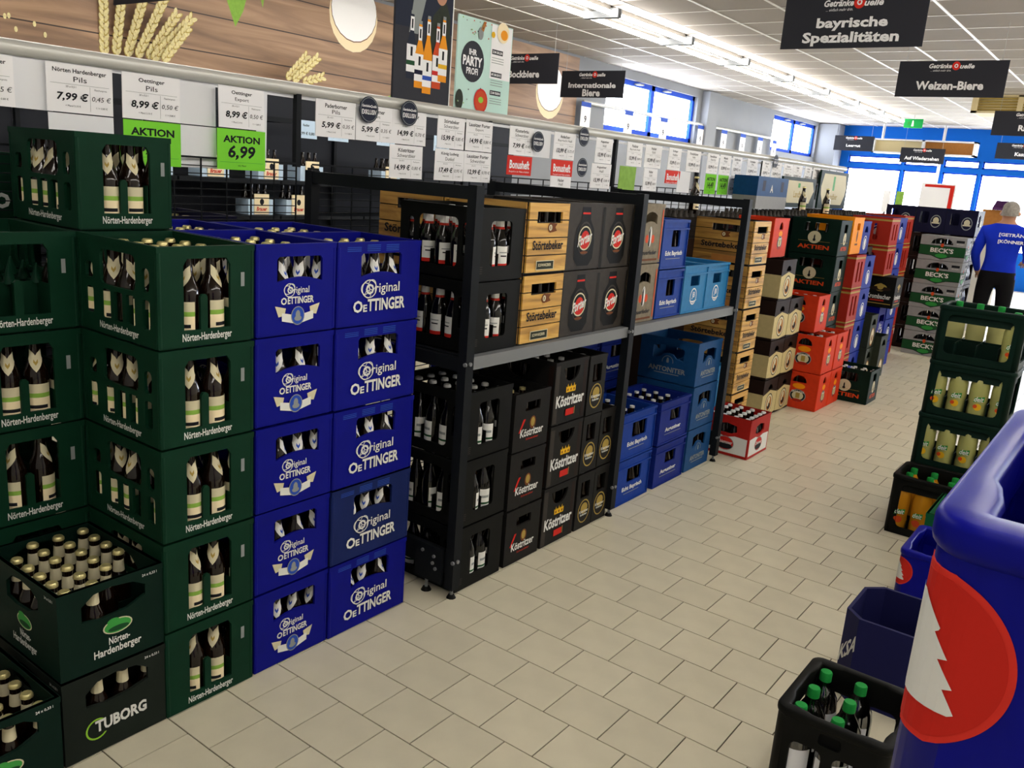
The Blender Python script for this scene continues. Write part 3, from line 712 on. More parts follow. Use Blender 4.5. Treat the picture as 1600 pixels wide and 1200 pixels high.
for k, (a, c) in enumerate(BW):
    b = MB(); y0, y1 = RY1+.05, RY1+.12
    for z0, z1 in ((.75, 2.3), (2.4, 2.56)):
        e = .03; b.box((a, y0, z0), (c, y1, z0+e), 'blue_frame'); b.box((a, y0, z1-e), (c, y1, z1), 'blue_frame'); b.box((a, y0, z0), (a+e, y1, z1), 'blue_frame'); b.box((c-e, y0, z0), (c, y1, z1), 'blue_frame')
    win = struct(link('window_%d' % (k+3), b.mesh('window')))
    for z0, z1 in ((.78, 2.27), (2.43, 2.53)):
        b = MB(); b.box((a+.03, RY1+.08, z0), (c-.03, RY1+.09, z1), 'pane'); link('pane', b.mesh('pane'), win)
# ---------------------------------------------------------------- fluorescent fixtures
def fixture(x, y, n):
    r = link('ceiling_light', None, None, (x, y, RZ))
    b = MB(); b.box((-.1, -.76, -.05), (.1, .76, -.007), 'fix_grey'); b.box((-.19, -.765, -.11), (.19, -.74, -.03), 'steel_lt'); b.box((-.19, .74, -.11), (.19, .765, -.03), 'steel_lt'); link('housing', b.mesh('housing'), r)
    for s in (-1, 1):
        b = MB(); b.cyl((s*.155, -.735, -.085), (s*.155, .735, -.085), .022, 'tube', 8); link('tube', b.mesh('tube'), r)
    tag(r, n, 'ceiling light', 'ceiling strip lights')
for i in range(12): fixture(-4.62, .35+1.55*i, 'twin-tube strip light in the wall-side row, number %d from the near end' % (i+1))
for i in range(13): fixture(-.15, -1.6+1.7*i, 'added, unseen twin-tube strip light above the main aisle, number %d from the near end' % (i+1))  # row added out of view, placed to brighten the aisle floor
for i in range(12): fixture(4.2, -1.6+1.7*i, 'added, unseen twin-tube strip light in the far right row, number %d from the near end' % (i+1))  # further row added out of view, for more light from the right
# ---------------------------------------------------------------- wall mural with printed wheat, leaves and beer glasses
b = MB(); MX = RX0+.03
b.box((0, 0, -.43), (.02, 8.3, .46), 'mural_wood')
mural = tag(link('wall_mural', b.mesh('wall_mural'), None, (RX0+.01, 1.83, 2.7)), 'long wall mural of brown wooden boards above the price tag rail', 'mural')
def mprint(name, dec, label=None):
    b = MB(); dec.put(b, ((RX0+.0305, 0, 0), (0, 1, 0), (1, 0, 0)), .001, .0006); o = link(name, b.mesh(name), mural)
    o.matrix_parent_inverse = Matrix.Translation((-(RX0+.01), -1.83, -2.7))
    if label: o['label'] = label
def ear(d, y, z, a, ln):
    dy, dz = math.sin(a), math.cos(a)
    n = int(ln/.042)
    for i in range(n):
        for s in (-1, 1):
            cy, cz = y+dy*ln*i/n+dz*.018*s, z+dz*ln*i/n-dy*.018*s
            an = a+s*.45; q = []
            for k in range(8):
                t = 2*math.pi*k/8; p, r = .038*math.cos(t), .017*math.sin(t)
                q.append((cy+math.sin(an)*p+math.cos(an)*r, cz+math.cos(an)*p-math.sin(an)*r))
            d.poly(q, 'wheat' if (i+(s > 0)) % 2 else 'wheat2'); d.poly([(cy+(a_-cy)*.72, cz+(b_-cz)*.72+.003) for a_, b_ in q], 'wheat')
d = Dec()
for y, z, a, ln in ((3.62, 2.3, 0, .5), (3.7, 2.31, .12, .5), (3.78, 2.31, .3, .55), (3.85, 2.31, .45, .55), (3.92, 2.31, .6, .45), (3.95, 2.3, .75, .5), (4.02, 2.3, .65, .35)): ear(d, y, z, a, ln)
for y, z, a, ln in ((5.2, 2.31, .75, .32), (5.26, 2.3, .85, .36), (5.36, 2.29, 1.25, .25), (7.7, 2.5, .1, .6), (7.78, 2.42, .25, .6)): ear(d, y, z, a, ln)
mprint('printed_wheat', d, 'yellow wheat ears printed on the mural')
d = Dec().poly([(4.66, 3.1), (4.95, 3.1), (4.86, 2.8), (4.78, 2.66), (4.7, 2.85)], 'leaf').poly([(4.98, 3.1), (5.1, 3.1), (5.06, 2.86)], 'leaf').poly([(6.6, 2.29), (6.95, 2.29), (6.93, 2.4)], 'leaf').poly([(9.98, 2.75), (10.08, 3.0), (10.1, 2.7)], 'leaf')
mprint('printed_leaf', d)
for i in range(10): d = Dec()
d = Dec()
for i in range(14): d.ell(2.6+random.uniform(0, .6), 2.33+random.uniform(0, .25), .012, .02, 'wheat', 8)
mprint('printed_grain', d)
for y, z in ((6.12, 2.98), (9.5, 2.66)):
    d = Dec().ell(y, z, .31, .33, 'mural_cream').ell(y+.005, z+.047, .296, .286, 'brown_p').ell(y+.005, z+.05, .29, .28, 'foam'); mprint('printed_glass', d, 'round beer foam seen from above, printed')
# ---------------------------------------------------------------- wall shelving with dark panels behind
for k in range(7):
    y0 = 1.95+k*.98
    r = link('wall_shelf', None, None, (RX0+.02, y0, 0))
    b = MB(); b.box((0, .01, 0), (.03, .97, 2.2), 'panel_dark'); link('back_panel', b.mesh('back_panel'), r)
    for z in (.3, .8, 1.12, 1.42):
        b = MB(); b.box((.03, .01, z-.03), (.5, .97, z), 'steel_dk'); link('shelf', b.mesh('shelf'), r)
    b = MB(); b.box((.03, 0, 0), (.06, .03, 2.2), 'steel_dk'); link('upright', b.mesh('upright'), r)
    b = MB(); b.box((.03, 0, 1.9), (.5, .02, 1.93), 'steel_dk'); b.box((.5, 0, 1.9), (.525, .98, 1.94), 'steel_dk'); link('tag_bar', b.mesh('tag_bar'), r)
    tag(r, 'dark steel wall shelf bay under the wooden mural, %s from the left' % ['first', 'second', 'third', 'fourth', 'fifth', 'sixth', 'last'][k], 'shelf', 'wall shelf bays')
for k, (y, z) in enumerate(((4.3, 1.42), (4.85, 1.42), (5.3, 1.42), (4.75, 1.12), (5.15, 1.12), (6.3, 1.42), (3.8, 1.42))):
    r = link('bottle_pack', None, None, (RX0+.34, y, z+.0015))
    b = MB(); b.box((-.09, -.13, 0), (.09, .13, .13), 'paleblue'); link('carrier', b.mesh('carrier'), r)
    for i in range(2):
        for j in range(3):
            b = MB(); b.lathe([(.03, .131), (.03, .15), (.014, .2), (.014, .25)], 'glass_brown', 8, (-.045+.09*i, -.07+.07*j, 0)); link('bottle_neck', b.mesh('bottle_neck'), r)
    b = MB(); b.box((.0905, -.075, .004), (.1, .075, .175), 'mural_cream'); q = link('label', b.mesh('label'), r)
    b = MB(); Dec().text('Brauer', .075, .05, .035, 'red_p', w=.11, bold=.03, shear=.2).ell(.075, .11, .022, .026, 'ink').put(b, ((.1, -.075, 0), (0, 1, 0), (1, 0, 0))); link('printed_text', b.mesh('printed_text'), q)
    tag(r, 'cream-labelled bottle pack on the wall shelf, %s' % ['left of the 6,99 offer', 'below the 6,99 offer', 'right of the 6,99 offer', 'lower shelf, left one', 'lower shelf, right one', 'behind the rack top', 'farthest left'][k], 'bottle pack', 'bottle packs on the wall shelf')
# shelf-edge tags on the wall shelving
for y, z in ((5.13, 1.865), (5.5, 1.865), (6.1, 1.865), (6.9, 1.865)):
    b = MB(); b.box((-.003, -.12, -.075), (0, .12, .075), 'paleblue'); o = tag(link('shelf_tag', b.mesh('shelf_tag'), None, (RX0+.5485, y, z)), 'small pale blue price card on the wall shelving, %s' % {5.13: 'leftmost', 5.5: 'second from left', 6.1: 'third from left', 6.9: 'rightmost'}[y], 'price tag', 'wall shelf cards')
    b = MB(); Dec().text('Radler', .12, .11, .02, 'ink').text('14,99 € 0,80', .12, .04, .03, 'ink', w=.18).put(b, ((.0, -.12, -.075), (0, 1, 0), (1, 0, 0))); link('printed_text', b.mesh('printed_text'), o)
# wall rail with small tags further back
b = MB(); b.cyl((RX0+.06, 10.25, 2.62), (RX0+.06, 17.2, 2.65), .025, 'rail', 10)
for y in (10.6, 14.2, 17.0): b.box((RX0, y-.015, 2.62), (RX0+.06, y+.015, 2.65), 'rail')
tag(link('wall_rail', b.mesh('wall_rail')), 'thin white rail along the grey wall below the windows', 'rail')
for k, y in enumerate((10.28, 11.45, 12.55, 13.9, 14.85, 15.7, 16.55, 17.3)):
    b = MB(); b.box((-.003, -.12, -.2), (0, .12, .14), 'paper'); b.box((-.0035, -.12, .14), (.0005, .12, .2), 'blue_p')
    o = tag(link('hanging_tag', b.mesh('hanging_tag'), None, (RX0+.1, y, 2.42)), 'narrow white tag with blue top on the wall rail, %s from the left' % ['first', 'second', 'third', 'fourth', 'fifth', 'sixth', 'seventh', 'last'][k], 'price tag', 'tags on the wall rail')
    b = MB(); Dec().text('9', .12, .18, .09, 'ink').put(b, ((.0, -.12, -.2), (0, 1, 0), (1, 0, 0))); link('printed_text', b.mesh('printed_text'), o)
# ================================================================ STACKS ON THE LEFT
def stack(kind, n, xf, y0, dx, dy, h, desc, z=0, bk=None, rows='vis', top='all', cells=None, kinds=None, div=.1, skip=(), vis_from=0, tail='', bl=None):
    for t in range(n):
        nm = TN[n][t] if n in TN else str(t)
        lab = '%s, %s tier' % (desc, nm) if n > 1 else desc
        f = bk if (bk and t >= vis_from) else None
        r = top if t == n-1 else rows
        if r is None: f = None
        crate(kinds[t] if kinds else kind, xf, y0, z+t*h, dx, dy, h, lab, desc, cells, div, f, r or 'vis',
              ('%s, %s tier' % (bl or ('bottle in the '+desc), nm), 'bottles, %s %s' % (bl or desc, nm)) if f and not f.startswith('~') else None, skip if t == n-1 else ())
# corner stack of green crates, its neighbours
stack('nh', 5, -2.066, 1.24, .4, .3, .279, 'green beer crate in the aisle-front stack left of the blue crates', bk='gold', bl='gold-capped bottle in the aisle-front green stack')
stack('nh', 5, -2.468, 1.24, .4, .3, .279, 'hidden green crate behind the aisle-front green stack')
crate('nh', -2.466, 1.245, 1.395, .4, .29, .276, 'highest green crate of all, sitting behind the aisle-front green stack', 'crates', None, .13, 'gold', 'all', ('brown bottle in the highest green crate', 'bottles of the highest crate'))
stack('nh', 5, -2.47, .935, .4, .3, .279, 'green crate in the stack at the left picture edge', bk='gold', rows='x', top=None, vis_from=2, bl='brown bottle in the left-edge green stack')
for o in [q for q in COL.objects if q.get('label', '').startswith('green crate in the stack at the left') and 'top' in q['label']]:
    for c in list(o.children):
        if c.name.startswith('divider'): c.data = divider_mesh(.4, .3, 5, 4, .13, 'green', 1)
    bottle('gold', o.location.x+.15, o.location.y+.11, o.location.z+.0125, 'lone brown bottle in the nearly empty green crate', None)
crate('tuborg', -2.068, .943, 0, .4, .294, .255, 'dark olive crate with white capital lettering on the floor, left foreground', 'crates', (6, 4), .09, 'small', 'x', ('small brown bottle in the dark olive crate', 'bottles of the olive crate'))
crate('nh24', -2.068, .943, .255, .4, .294, .255, 'open green crate with green oval emblem on the dark olive crate', 'crates', (6, 4), .1, 'small', 'all', ('small gold-capped bottle in the open green emblem crate', 'bottles of the emblem crate'), skip=((5, 3), (5, 2), (4, 3), (0, 0)))
for o in [q for q in COL.objects if q.get('group') == 'bottles of the emblem crate']: o.location.z += .012
crate('nh24', -2.03, .62, 0, .4, .3, .255, 'green crate cut off by the lower left picture corner', 'crates', (6, 4), .1, 'small', 'all', ('small gold-capped bottle in the corner crate', 'bottles of the corner crate'))
stack('oet', 5, -2.07, 1.551, .4, .3, .279, 'blue crate with ribbon emblem beside the green stack', bk='oe', rows='x', bl='brown bottle in the blue ribbon-emblem stack')
stack('oet', 5, -2.065, 1.857, .3, .378, .279, 'blue crate with large lettering beside the black rack', bk='oe', rows='x', bl='brown bottle in the blue large-lettering stack', kinds=['oet', 'oet_old', 'oet', 'oet', 'oet'])
stack('oet', 5, -2.475, 1.551, .38, .3, .279, 'blue crate in the row behind the ribbon emblem crates', bk='oe', rows=None, top='all', bl='brown bottle behind the ribbon-emblem stack')
stack('oet', 5, -2.37, 1.857, .38, .378, .279, 'blue crate in the row behind the large lettering crates', bk='oe', rows=None, top='all', bl='brown bottle behind the large-lettering stack')
# crates on the other side of the wire mesh
stack('hop', 6, -3.02, 1.03, .4, .3, .265, 'light green crate behind the wire mesh at the left edge')
stack('burg', 5, -2.93, 1.7, .4, .4, .28, 'navy crate behind the wire mesh beside the price tags', bk='~cap_gold', rows=None, top='all')
# ---------------------------------------------------------------- black rack
rack = link('storage_rack', None, None, (-2.39, 2.4, 0))
def rp(name, boxes, label=None, m='steel_dk'):
    b = MB()
    for q in boxes: b.box(*q[:2], q[2] if len(q) > 2 else m)
    o = link(name, b.mesh(name), rack, (2.39, -2.4, 0))
    if label: o['label'] = label
    return o
for y in (2.40, 3.61, 4.868):
    for x in (-1.965, -2.835):
        o = rp('post', [((x-.02, y-.022, .04), (x+.02, y+.022, 1.592))])
        b = MB(); b.cyl((x, y, .012), (x, y, .06), .007, 'steel_lt', 8); b.cyl((x, y, 0), (x, y, .014), .02, 'black_pl', 10, .012); link('foot', b.mesh('foot'), o)
        for z in (.16, .95):
            b = MB(); b.cyl((x+.018, y-.0215, z), (x+.018, y-.028, z), .008, 'steel_lt', 8); link('bolt', b.mesh('bolt'), o)
            b = MB(); b.cyl((x+.0195, y, z), (x+.026, y, z), .008, 'steel_lt', 8); link('bolt', b.mesh('bolt'), o)
    rp('top_bar', [((-2.815, y-.018, 1.541), (-1.985, y+.018, 1.588))])
    rp('cross_brace', [((-2.815, y-.012, .1), (-1.985, y+.012, .19))]); rp('cross_brace', [((-2.815, y-.012, .915), (-1.985, y+.012, .965))])
for y0, y1 in ((2.422, 3.588), (3.632, 4.846)):
    rp('shelf_beam', [((-1.995, y0, .922), (-1.955, y1, .97))], 'silver-grey shelf edge beam', 'steel_lt')
    rp('shelf_beam', [((-2.845, y0, .922), (-2.805, y1, .97))], None, 'steel_lt')
    rp('shelf_deck', [((-2.805, y0, .95), (-1.995, y1, .968))])
b = MB(); b.box((-2.14, 2.372, .05), (-2.0, 2.384, .2), 'steel_dk'); b.cyl((-2.08, 2.38, .012), (-2.08, 2.38, .06), .007, 'steel_lt'); b.cyl((-2.08, 2.38, 0), (-2.08, 2.38, .014), .022, 'black_pl', 10, .014)
for q in ((-2.04, .16), (-2.045, .13), (-2.03, .11), (-2.1, .17)): b.cyl((q[0], 2.372, q[1]), (q[0], 2.366, q[1]), .007, 'steel_lt', 8)
link('end_plate', b.mesh('end_plate'), rack, (2.39, -2.4, 0))
tag(rack, 'black steel two-tier storage rack holding crates along the aisle', 'rack')
# wire mesh panels behind the stacks and the rack
for k, (y0, y1) in enumerate(((-.1, 1.13), (1.15, 2.36), (2.44, 3.58), (3.64, 4.84), (4.9, 6.1), (6.12, 7.4))):
    r = link('wire_mesh_panel', None, None, (-2.885, y0, 0)); b = MB()
    z = .1
    while z < 1.585:
        b.box((-.0018, 0, z-.0018), (.0018, y1-y0, z+.0018), 'steel_dk'); z += .028
    b.box((-.003, 0, 1.61), (.003, y1-y0, 1.617), 'steel_dk')
    link('wire', b.mesh('wire'), r)['kind'] = 'stuff'
    b = MB(); n = int((y1-y0)/.11)
    for i in range(n+1): y = (y1-y0)*i/n; b.box((-.006, y-.0025, .02), (-.001, y+.0025, 1.612), 'steel_dk')
    link('upright_wire', b.mesh('upright_wire'), r)['kind'] = 'stuff'
    b = MB(); b.box((-.015, -.012, 0), (.015, .025, 1.6), 'steel_dk'); link('post', b.mesh('post'), r)
    tag(r, ['black wire mesh panel at the far left behind green crates', 'black wire mesh panel behind the blue crates', 'black wire mesh behind the near rack bay', 'black wire mesh behind the far rack bay', 'black wire mesh beyond the rack', 'farthest black wire mesh panel'][k], 'wire mesh')
# crates on the rack, upper shelf
UZ = .9705
stack('blk', 2, -1.988, 2.445, .385, .29, .2725, 'black crate of red-labelled bottles at the near end of the upper shelf', UZ, bk='white', bl='red-labelled black bottle on the upper shelf')
stack('stoe', 2, -1.988, 2.745, .4, .285, .286, 'wooden-board crate on the upper shelf beside the black bottle crates', UZ, bk='~cap_gold', rows='x', top='all')
stack('stoe', 2, -2.42, 2.75, .37, .3, .286, 'wooden-board crate at the back of the upper shelf', UZ, bk='~cap_gold', rows=None, top='all')
stack('port', 2, -1.988, 3.035, .4, .288, .287, 'black crate with big bottle print beside the wooden-board crates', UZ)
stack('port', 2, -1.988, 3.327, .4, .255, .287, 'black crate with big bottle print next to the middle post', UZ)
stack('feather', 2, -1.988, 3.645, .4, .25, .29, 'grey wood-look carton with feather emblem on the upper shelf', UZ, bk='~cap_gold', rows='x', top=None)
stack('ebay', 2, -1.995, 3.915, .35, .275, .252, 'bright blue crate with white script on the upper shelf', UZ, bk='~cap_white', rows='x', top='all')
crate('ltb', -1.995, 4.208, UZ, .4, .284, .262, 'light blue crate on the upper shelf, beside the bright blue pair', 'crates', None, .1)
crate('ltb', -1.995, 4.502, UZ, .4, .284, .262, 'light blue crate on the upper shelf, next to the far post', 'crates', None, .1)
# crates under the shelf
stack('blk', 3, -1.972, 2.428, .385, .288, .276, 'black crate of green-striped bottles at the near end of the lower level', bk='whiteg', top='all', bl='green-striped black bottle at the near rack end')
stack('koed', 3, -1.972, 2.745, .4, .25, .257, 'charcoal crate with red slash and small white script, lower level', bk='~cap_gold', rows='x', top='all')
stack('koeb', 3, -1.972, 3.018, .4, .262, .29, 'dark brown crate with large white script, lower level', bk='~cap_white', rows='x', top='all')
stack('gold', 3, -1.972, 3.297, .3, .148, .288, 'narrow charcoal crate with gold ring emblem beside large white script', bk='~cap_white', rows='x', cells=(4, 2))
stack('gold', 2, -1.972, 3.452, .3, .132, .29, 'narrow charcoal crate with gold ring emblem beside the middle post', bk='~cap_white', rows='x', top='all', cells=(4, 2))
stack('ebay', 2, -1.99, 3.705, .31, .345, .25, 'bright blue crate with white script on the floor, lower level', bk='~cap_white', rows='x', top='all')
stack('aug', 2, -1.99, 4.115, .31, .352, .247, 'royal blue crate with white blackletter on the floor', bk='~cap_white', rows='x', top='all')
stack('ant', 3, -1.985, 4.505, .37, .325, .26, 'steel blue crate with grey capitals beside the far post', bk='~cap_white', rows='x', top=None)
stack('aug', 3, -2.4, 3.72, .36, .36, .26, 'dark blue crate at the back of the lower level', bk='~cap_white', rows=None, top='all')
stack('aug', 3, -2.4, 4.12, .36, .33, .26, 'dark blue crate behind the steel blue stack', bk='~cap_white', rows=None, top='all')
stack('oet', 3, -2.4, 3.1, .36, .36, .27, 'blue crate at the back behind the dark brown crates')
# ---------------------------------------------------------------- beyond the rack
stack('ltb', 2, -2.14, 4.93, .3, .4, .262, 'light blue crate on the floor just beyond the rack')
crate('redw', -1.818, 5.045, 0, .31, .33, .262, 'red and white crate standing alone on the floor beyond the rack', 'crates', (4, 5), .1, 'plain', 'all', ('silver-capped bottle in the lone red and white crate', 'bottles of the red and white crate'))
for o in [q for q in COL.objects if q.get('group') == 'bottles of the red and white crate']: o.scale.z = 1.1
stack('stoe', 5, -2.132, 5.44, .4, .29, .291, 'wooden-board crate in the tall stack beyond the rack', bk='~or_p', rows='y', top='y')
for i, y in enumerate((6.075, 6.362)):
    stack('franz', 4-i, -2.132, y, .4, .283, .295, ['beige and brown crate in the near column of the monk-emblem stack', 'beige and brown crate in the far column of the monk-emblem stack'][i], bk='~cap_white', rows='x', top='x')
crate('erd', -2.245, 6.1, 1.181, .27, .3, .284, 'red crate on top of the beige and brown stack', 'crates', None, .1, '~cap_white', 'vis')
for i, y in enumerate((6.655, 6.94)):
    stack('erd', 2, -1.915, y, .3, .28, .297, ['red crate with oval emblem at the floor corner, near column', 'red crate with oval emblem at the floor corner, far column'][i], bk='~cap_white', rows='vis', top='all')
crate('erd', -2.05, 6.76, .596, .3, .28, .29, 'red crate set back on the lower red crates', 'crates', None, .1, '~cap_white', 'all')
stack('akt', 5, -2.11, 7.235, .4, .3, .292, 'dark green crate with orange capitals in the tall stack', bk='~cap_white', rows='vis', top='vis')
crate('akt', -1.69, 7.265, 0, .39, .29, .284, 'dark green crate with orange capitals alone on the floor', 'crates', None, .1, '~cap_white', 'all')
crate('orng', -2.1, 7.55, 1.177, .4, .29, .31, 'orange crate high on the red slotted crates', 'crates', None, .1)
stack('slot', 4, -2.05, 7.59, .4, .285, .294, 'dark red slotted crate beside the tall dark green stack')
stack('pb', 4, -2.05, 7.885, .4, .3, .29, 'blue crate with white round emblem beside the red slotted crates')
stack('oliv', 2, -1.99, 8.2, .4, .22, .31, 'olive crate with pale oval beside the blue emblem crates')
crate('oliv', -1.93, 8.43, 0, .4, .24, .41, 'tall olive crate in front of the far blue crates', 'crates', None, .1)
crate('pb', -2.13, 7.95, 1.163, .36, .25, .29, 'blue emblem crate on top of the blue emblem stack', 'crates', None, .1)
stack('franz', 2, -2.16, 8.21, .3, .27, .3, 'beige and brown crate between red and blue crates, far stack', z=.62)
stack('slot', 2, -2.06, 8.62, .36, .3, .272, 'red crate in the far stack behind the orange crate', z=.944)
stack('pb', 3, -2.1, 9.0, .36, .38, .25, 'blue crate in the far stack beside the grey cartons', z=.737)
crate('krom', -1.95, 8.71, .642, .27, .27, .3, 'black carton with golden crest and white lettering', 'crates', None, 0)
stack('oet', 2, -2.06, 8.72, .36, .25, .32, 'far blue crate with white lettering under the black carton')
stack('pb', 3, -2.06, 9.02, .36, .35, .245, 'far blue crate with round emblem near the grey cartons')
stack('slot', 5, -2.2, 9.7, .4, .4, .3, 'dark red crate left of the grey cartons')
stack('beck', 5, -1.682, 10.29, .455, .3, .263, 'grey carton with green band and white capitals', bk='~cap_white', rows='y', top='y', cells=(5, 3))
for i, xf in enumerate((-1.682, -2.0, -2.32)):
    stack('brown', 5, xf, 10.61, .31, .4, .264, ['brown open crate behind the grey cartons, aisle column', 'brown open crate behind the grey cartons, middle column', 'brown open crate behind the grey cartons, left column'][i], bk='~gold_p' if i == 0 else None, rows='vis', top='vis')
    crate('navyc', xf+.01, 10.6, 1.325, .312, .4, .28, ['navy crate with pale emblem in the top row, beside the shop worker', 'navy crate with pale emblem in the top row, middle', 'navy crate with pale emblem in the top row, left'][i], 'crates', None, .1)
# back row behind the stacks: shrink-wrapped trays, boards, bottles
b = MB(); 
for k, (y0, y1, z1) in enumerate(((5.1, 5.75, 1.47), (5.78, 6.4, 1.46), (6.45, 7.15, 1.48), (7.2, 7.9, 1.49), (7.95, 8.7, 1.5), (8.8, 9.6, 1.5))):
    r = link('drink_tray', None, None, (-2.68, (y0+y1)/2, 0)); q = (y1-y0)/2-.01
    b = MB(); b.box((-.15, -q, 0), (.15, q, 1.3), 'brown_dk' if k < 3 else 'green_dk'); link('base', b.mesh('base'), r)
    b = MB(); b.box((-.148, -q+.004, 1.301), (.148, q-.004, z1-.03), 'wrap'); link('wrapped_pack', b.mesh('wrapped_pack'), r)
    b = MB()
    for i in range(4):
        for j in range(int(q*2/.085)): b.lathe([(.026, z1-.03), (.014, z1-.005), (.0145, z1+.012)], 'char2', 6, (-.11+.073*i, -q+.05+.085*j, 0))
    link('bottle_top', b.mesh('bottle_top'), r)['kind'] = 'stuff'
    tag(r, ['shrink-wrapped drink tray just beyond the rack in the back row', 'second shrink-wrapped drink tray beyond the rack, back row', 'third shrink-wrapped drink tray beyond the rack, back row', 'dark green tray under the pale display boards, near', 'dark green tray under the pale display boards, middle', 'dark green tray under the pale display boards, far'][k], 'drink tray')
for k, (y, z, hh) in enumerate(((8.18, 1.535, .22), (9.2, 1.535, .32))):
    r = link('display_board', None, None, (-2.82, y, z))
    b = MB(); b.box((-.02, -.45, -.02), (.0, .45, hh+.03), 'green_dk'); link('board', b.mesh('board'), r)
    b = MB(); Dec().poly([(.15, .02), (.75, .02), (.84, .12), (.86, hh*.6), (.8, hh), (.1, hh), (.04, hh*.6), (.06, .12)], 'cream_p').text('Landbier', .45, .1, .06, 'gold_p').rect(.4, .16, .46, hh-.02, 'green_p').put(b, ((.0, -.45, 0), (0, 1, 0), (1, 0, 0))); link('printed_label', b.mesh('printed_label'), r)
    tag(r, ['dark green display board with pale rounded label, near one', 'dark green display board with pale rounded label, far one'][k], 'display board')
r = link('blue_carton', None, None, (-2.71, 6.95, 1.503))
b = MB(); b.box((-.1, -.33, .0), (.1, .33, .1), 'grey_box'); b.box((-.1, -.33, .1), (.1, .33, .25), 'an_blue'); link('carton', b.mesh('carton'), r); b = MB(); Dec().rect(.1, .14, .16, .22, 'navy').rect(.5, .14, .56, .22, 'navy').text('A', .3, .16, .06).put(b, ((.1, -.33, 0), (0, 1, 0), (1, 0, 0))); link('printed_logo', b.mesh('printed_logo'), r)
tag(r, 'blue and grey carton under the hanging price tags', 'carton')
for k, (x, y, z) in enumerate(((-2.62, 7.72, 1.46), (-2.5, 8.0, 1.46), (-2.6, 5.5, 1.46))):
    bottle('gold', x, y, z, ['brown bottle standing in front of the pale display board', 'bottle with bright gold label in front of display boards', 'brown bottle standing above the wooden-board crates'][k], None)
o = tag(link('far_bottles', STUFF.mesh('far_bottles')), 'bottle tops filling the farther crates', 'bottles'); o['kind'] = 'stuff'
# ================================================================ RIGHT SIDE
crate('petc', -.29, 2.15, 0, .3, .33, .3, 'black open crate of green-capped water bottles, lower right', 'crates', (3, 3), .06, 'water', 'all', ('clear bottle with green cap in the black crate', 'water bottles in the black crate'), skip=((2, 0), (2, 1), (2, 2)))
# octagonal navy crate
b = MB(); hx, hy, c, h = .16, .16, .055, .3
ol = [(-hx, -hy+c), (-hx+c, -hy), (hx-c, -hy), (hx, -hy+c), (hx, hy-c), (hx-c, hy), (-hx+c, hy), (-hx, hy-c)]
il = [(x*.93, y*.93) for x, y in ol]
n = 8
vs = [(x, y, 0) for x, y in ol]+[(x, y, h) for x, y in ol]+[(x, y, h) for x, y in il]+[(x, y, .012) for x, y in il]
fs = [tuple(range(8))[::-1], tuple(range(24, 32))]
for i in range(8):
    j = (i+1) % 8; fs += [(i, j, 8+j, 8+i), (8+i, 8+j, 16+j, 16+i), (16+i, 16+j, 24+j, 24+i)]
b.add(vs, fs, 'dark_navy')
nav = tag(link('drinks_crate', b.mesh('navy_crate'), None, (-.45, 2.97, 0)), 'empty dark navy crate with cut corners between black crate and blue crate', 'crate', 'crates')
b = MB(); Dec().text('KSA', .04, .17, .06, 'white_p', w=.085, bold=.03, shear=.3, rise=1.0).put(b, ((-.16, -.105, 0), (.7071, -.7071, 0), (-.7071, -.7071, 0))); link('printed_logo', b.mesh('printed_logo'), nav)
link('divider', divider_mesh(.27, .27, 3, 4, .12, 'dark_navy'), nav)
crate('fir', -.303, 3.57, 0, .3, .36, .294, 'blue crate with half red disc beside the navy crate', 'crates', None, .12, '~gold_p', None)
crate('plain_g', -.31, 4.05, 0, .3, .36, .31, 'small bright green crate behind the blue crate', 'crates', None, .1)
crate('deit', -.46, 4.515, 0, .4, .3, .312, 'black crate of orange drinks on the floor before the dark stack', 'crates', (4, 3), .08, 'orangeade', 'all', ('orange drink bottle with green cap', 'orange drink bottles'))
stack('deitg', 4, -.46, 4.86, .4, .3, .288, 'dark green crate of lemon drinks in the right-hand stack', bl='lemon drink bottle in the right-hand stack', bk='lemon', rows='y', top='y', cells=(4, 3), div=.1, skip=((0, 0), (1, 0), (2, 0)))
for i in range(3): bottle('lemon2', -.86+.05+.1*i, 4.86+.25, .864+.0125, 'pale bottle at the back of the top lemon drink crate', 'pale back bottles', 0)
b = MB()
for i in range(2): b.box((-.07+.24*i-.13, -.12, .0), (.07+.24*i-.13, .12, .004), 'grey_p')
# near blue crates at the right picture edge
for t in range(5):
    crate('fir', .222, .555, t*.294, .3, .39, .294, 'near blue crate with red disc and white fir tree, %s tier at the right edge' % TN[5][t], 'crates', None, .1 if t == 4 else 0, jit=0)
# ================================================================ PRICE RAIL AND CARDS
RXP = -2.9
b = MB(); b.cyl((RXP, -.5, 1.895), (RXP, 9.75, 1.93), .024, 'rail', 12)
rail = tag(link('price_rail', b.mesh('price_rail')), 'long silver pipe rail carrying the price cards above the crates', 'rail')
for y in (.2, 2.37, 3.61, 4.9, 6.12, 7.4, 9.6):
    b = MB(); b.box((RXP-.012, y-.012, 1.6), (RXP+.012, y+.012, 1.89), 'steel_dk'); link('support', b.mesh('support'), rail)
b = MB(); b.box((RXP-.012, -.5, 1.868), (RXP-.009, 9.7, 1.882), 'paper_lt'); link('card_strip', b.mesh('card_strip'), rail)
def rz(y): return 1.873+.0032*(y-1.2)
CARDS = {}
def card_mesh(m, w, h):
    k = (m, w, h)
    if k not in CARDS: b = MB(); b.box((-.0012, -w/2, -h), (.0012, w/2, 0), m); CARDS[k] = b.mesh('card')
    return CARDS[k]
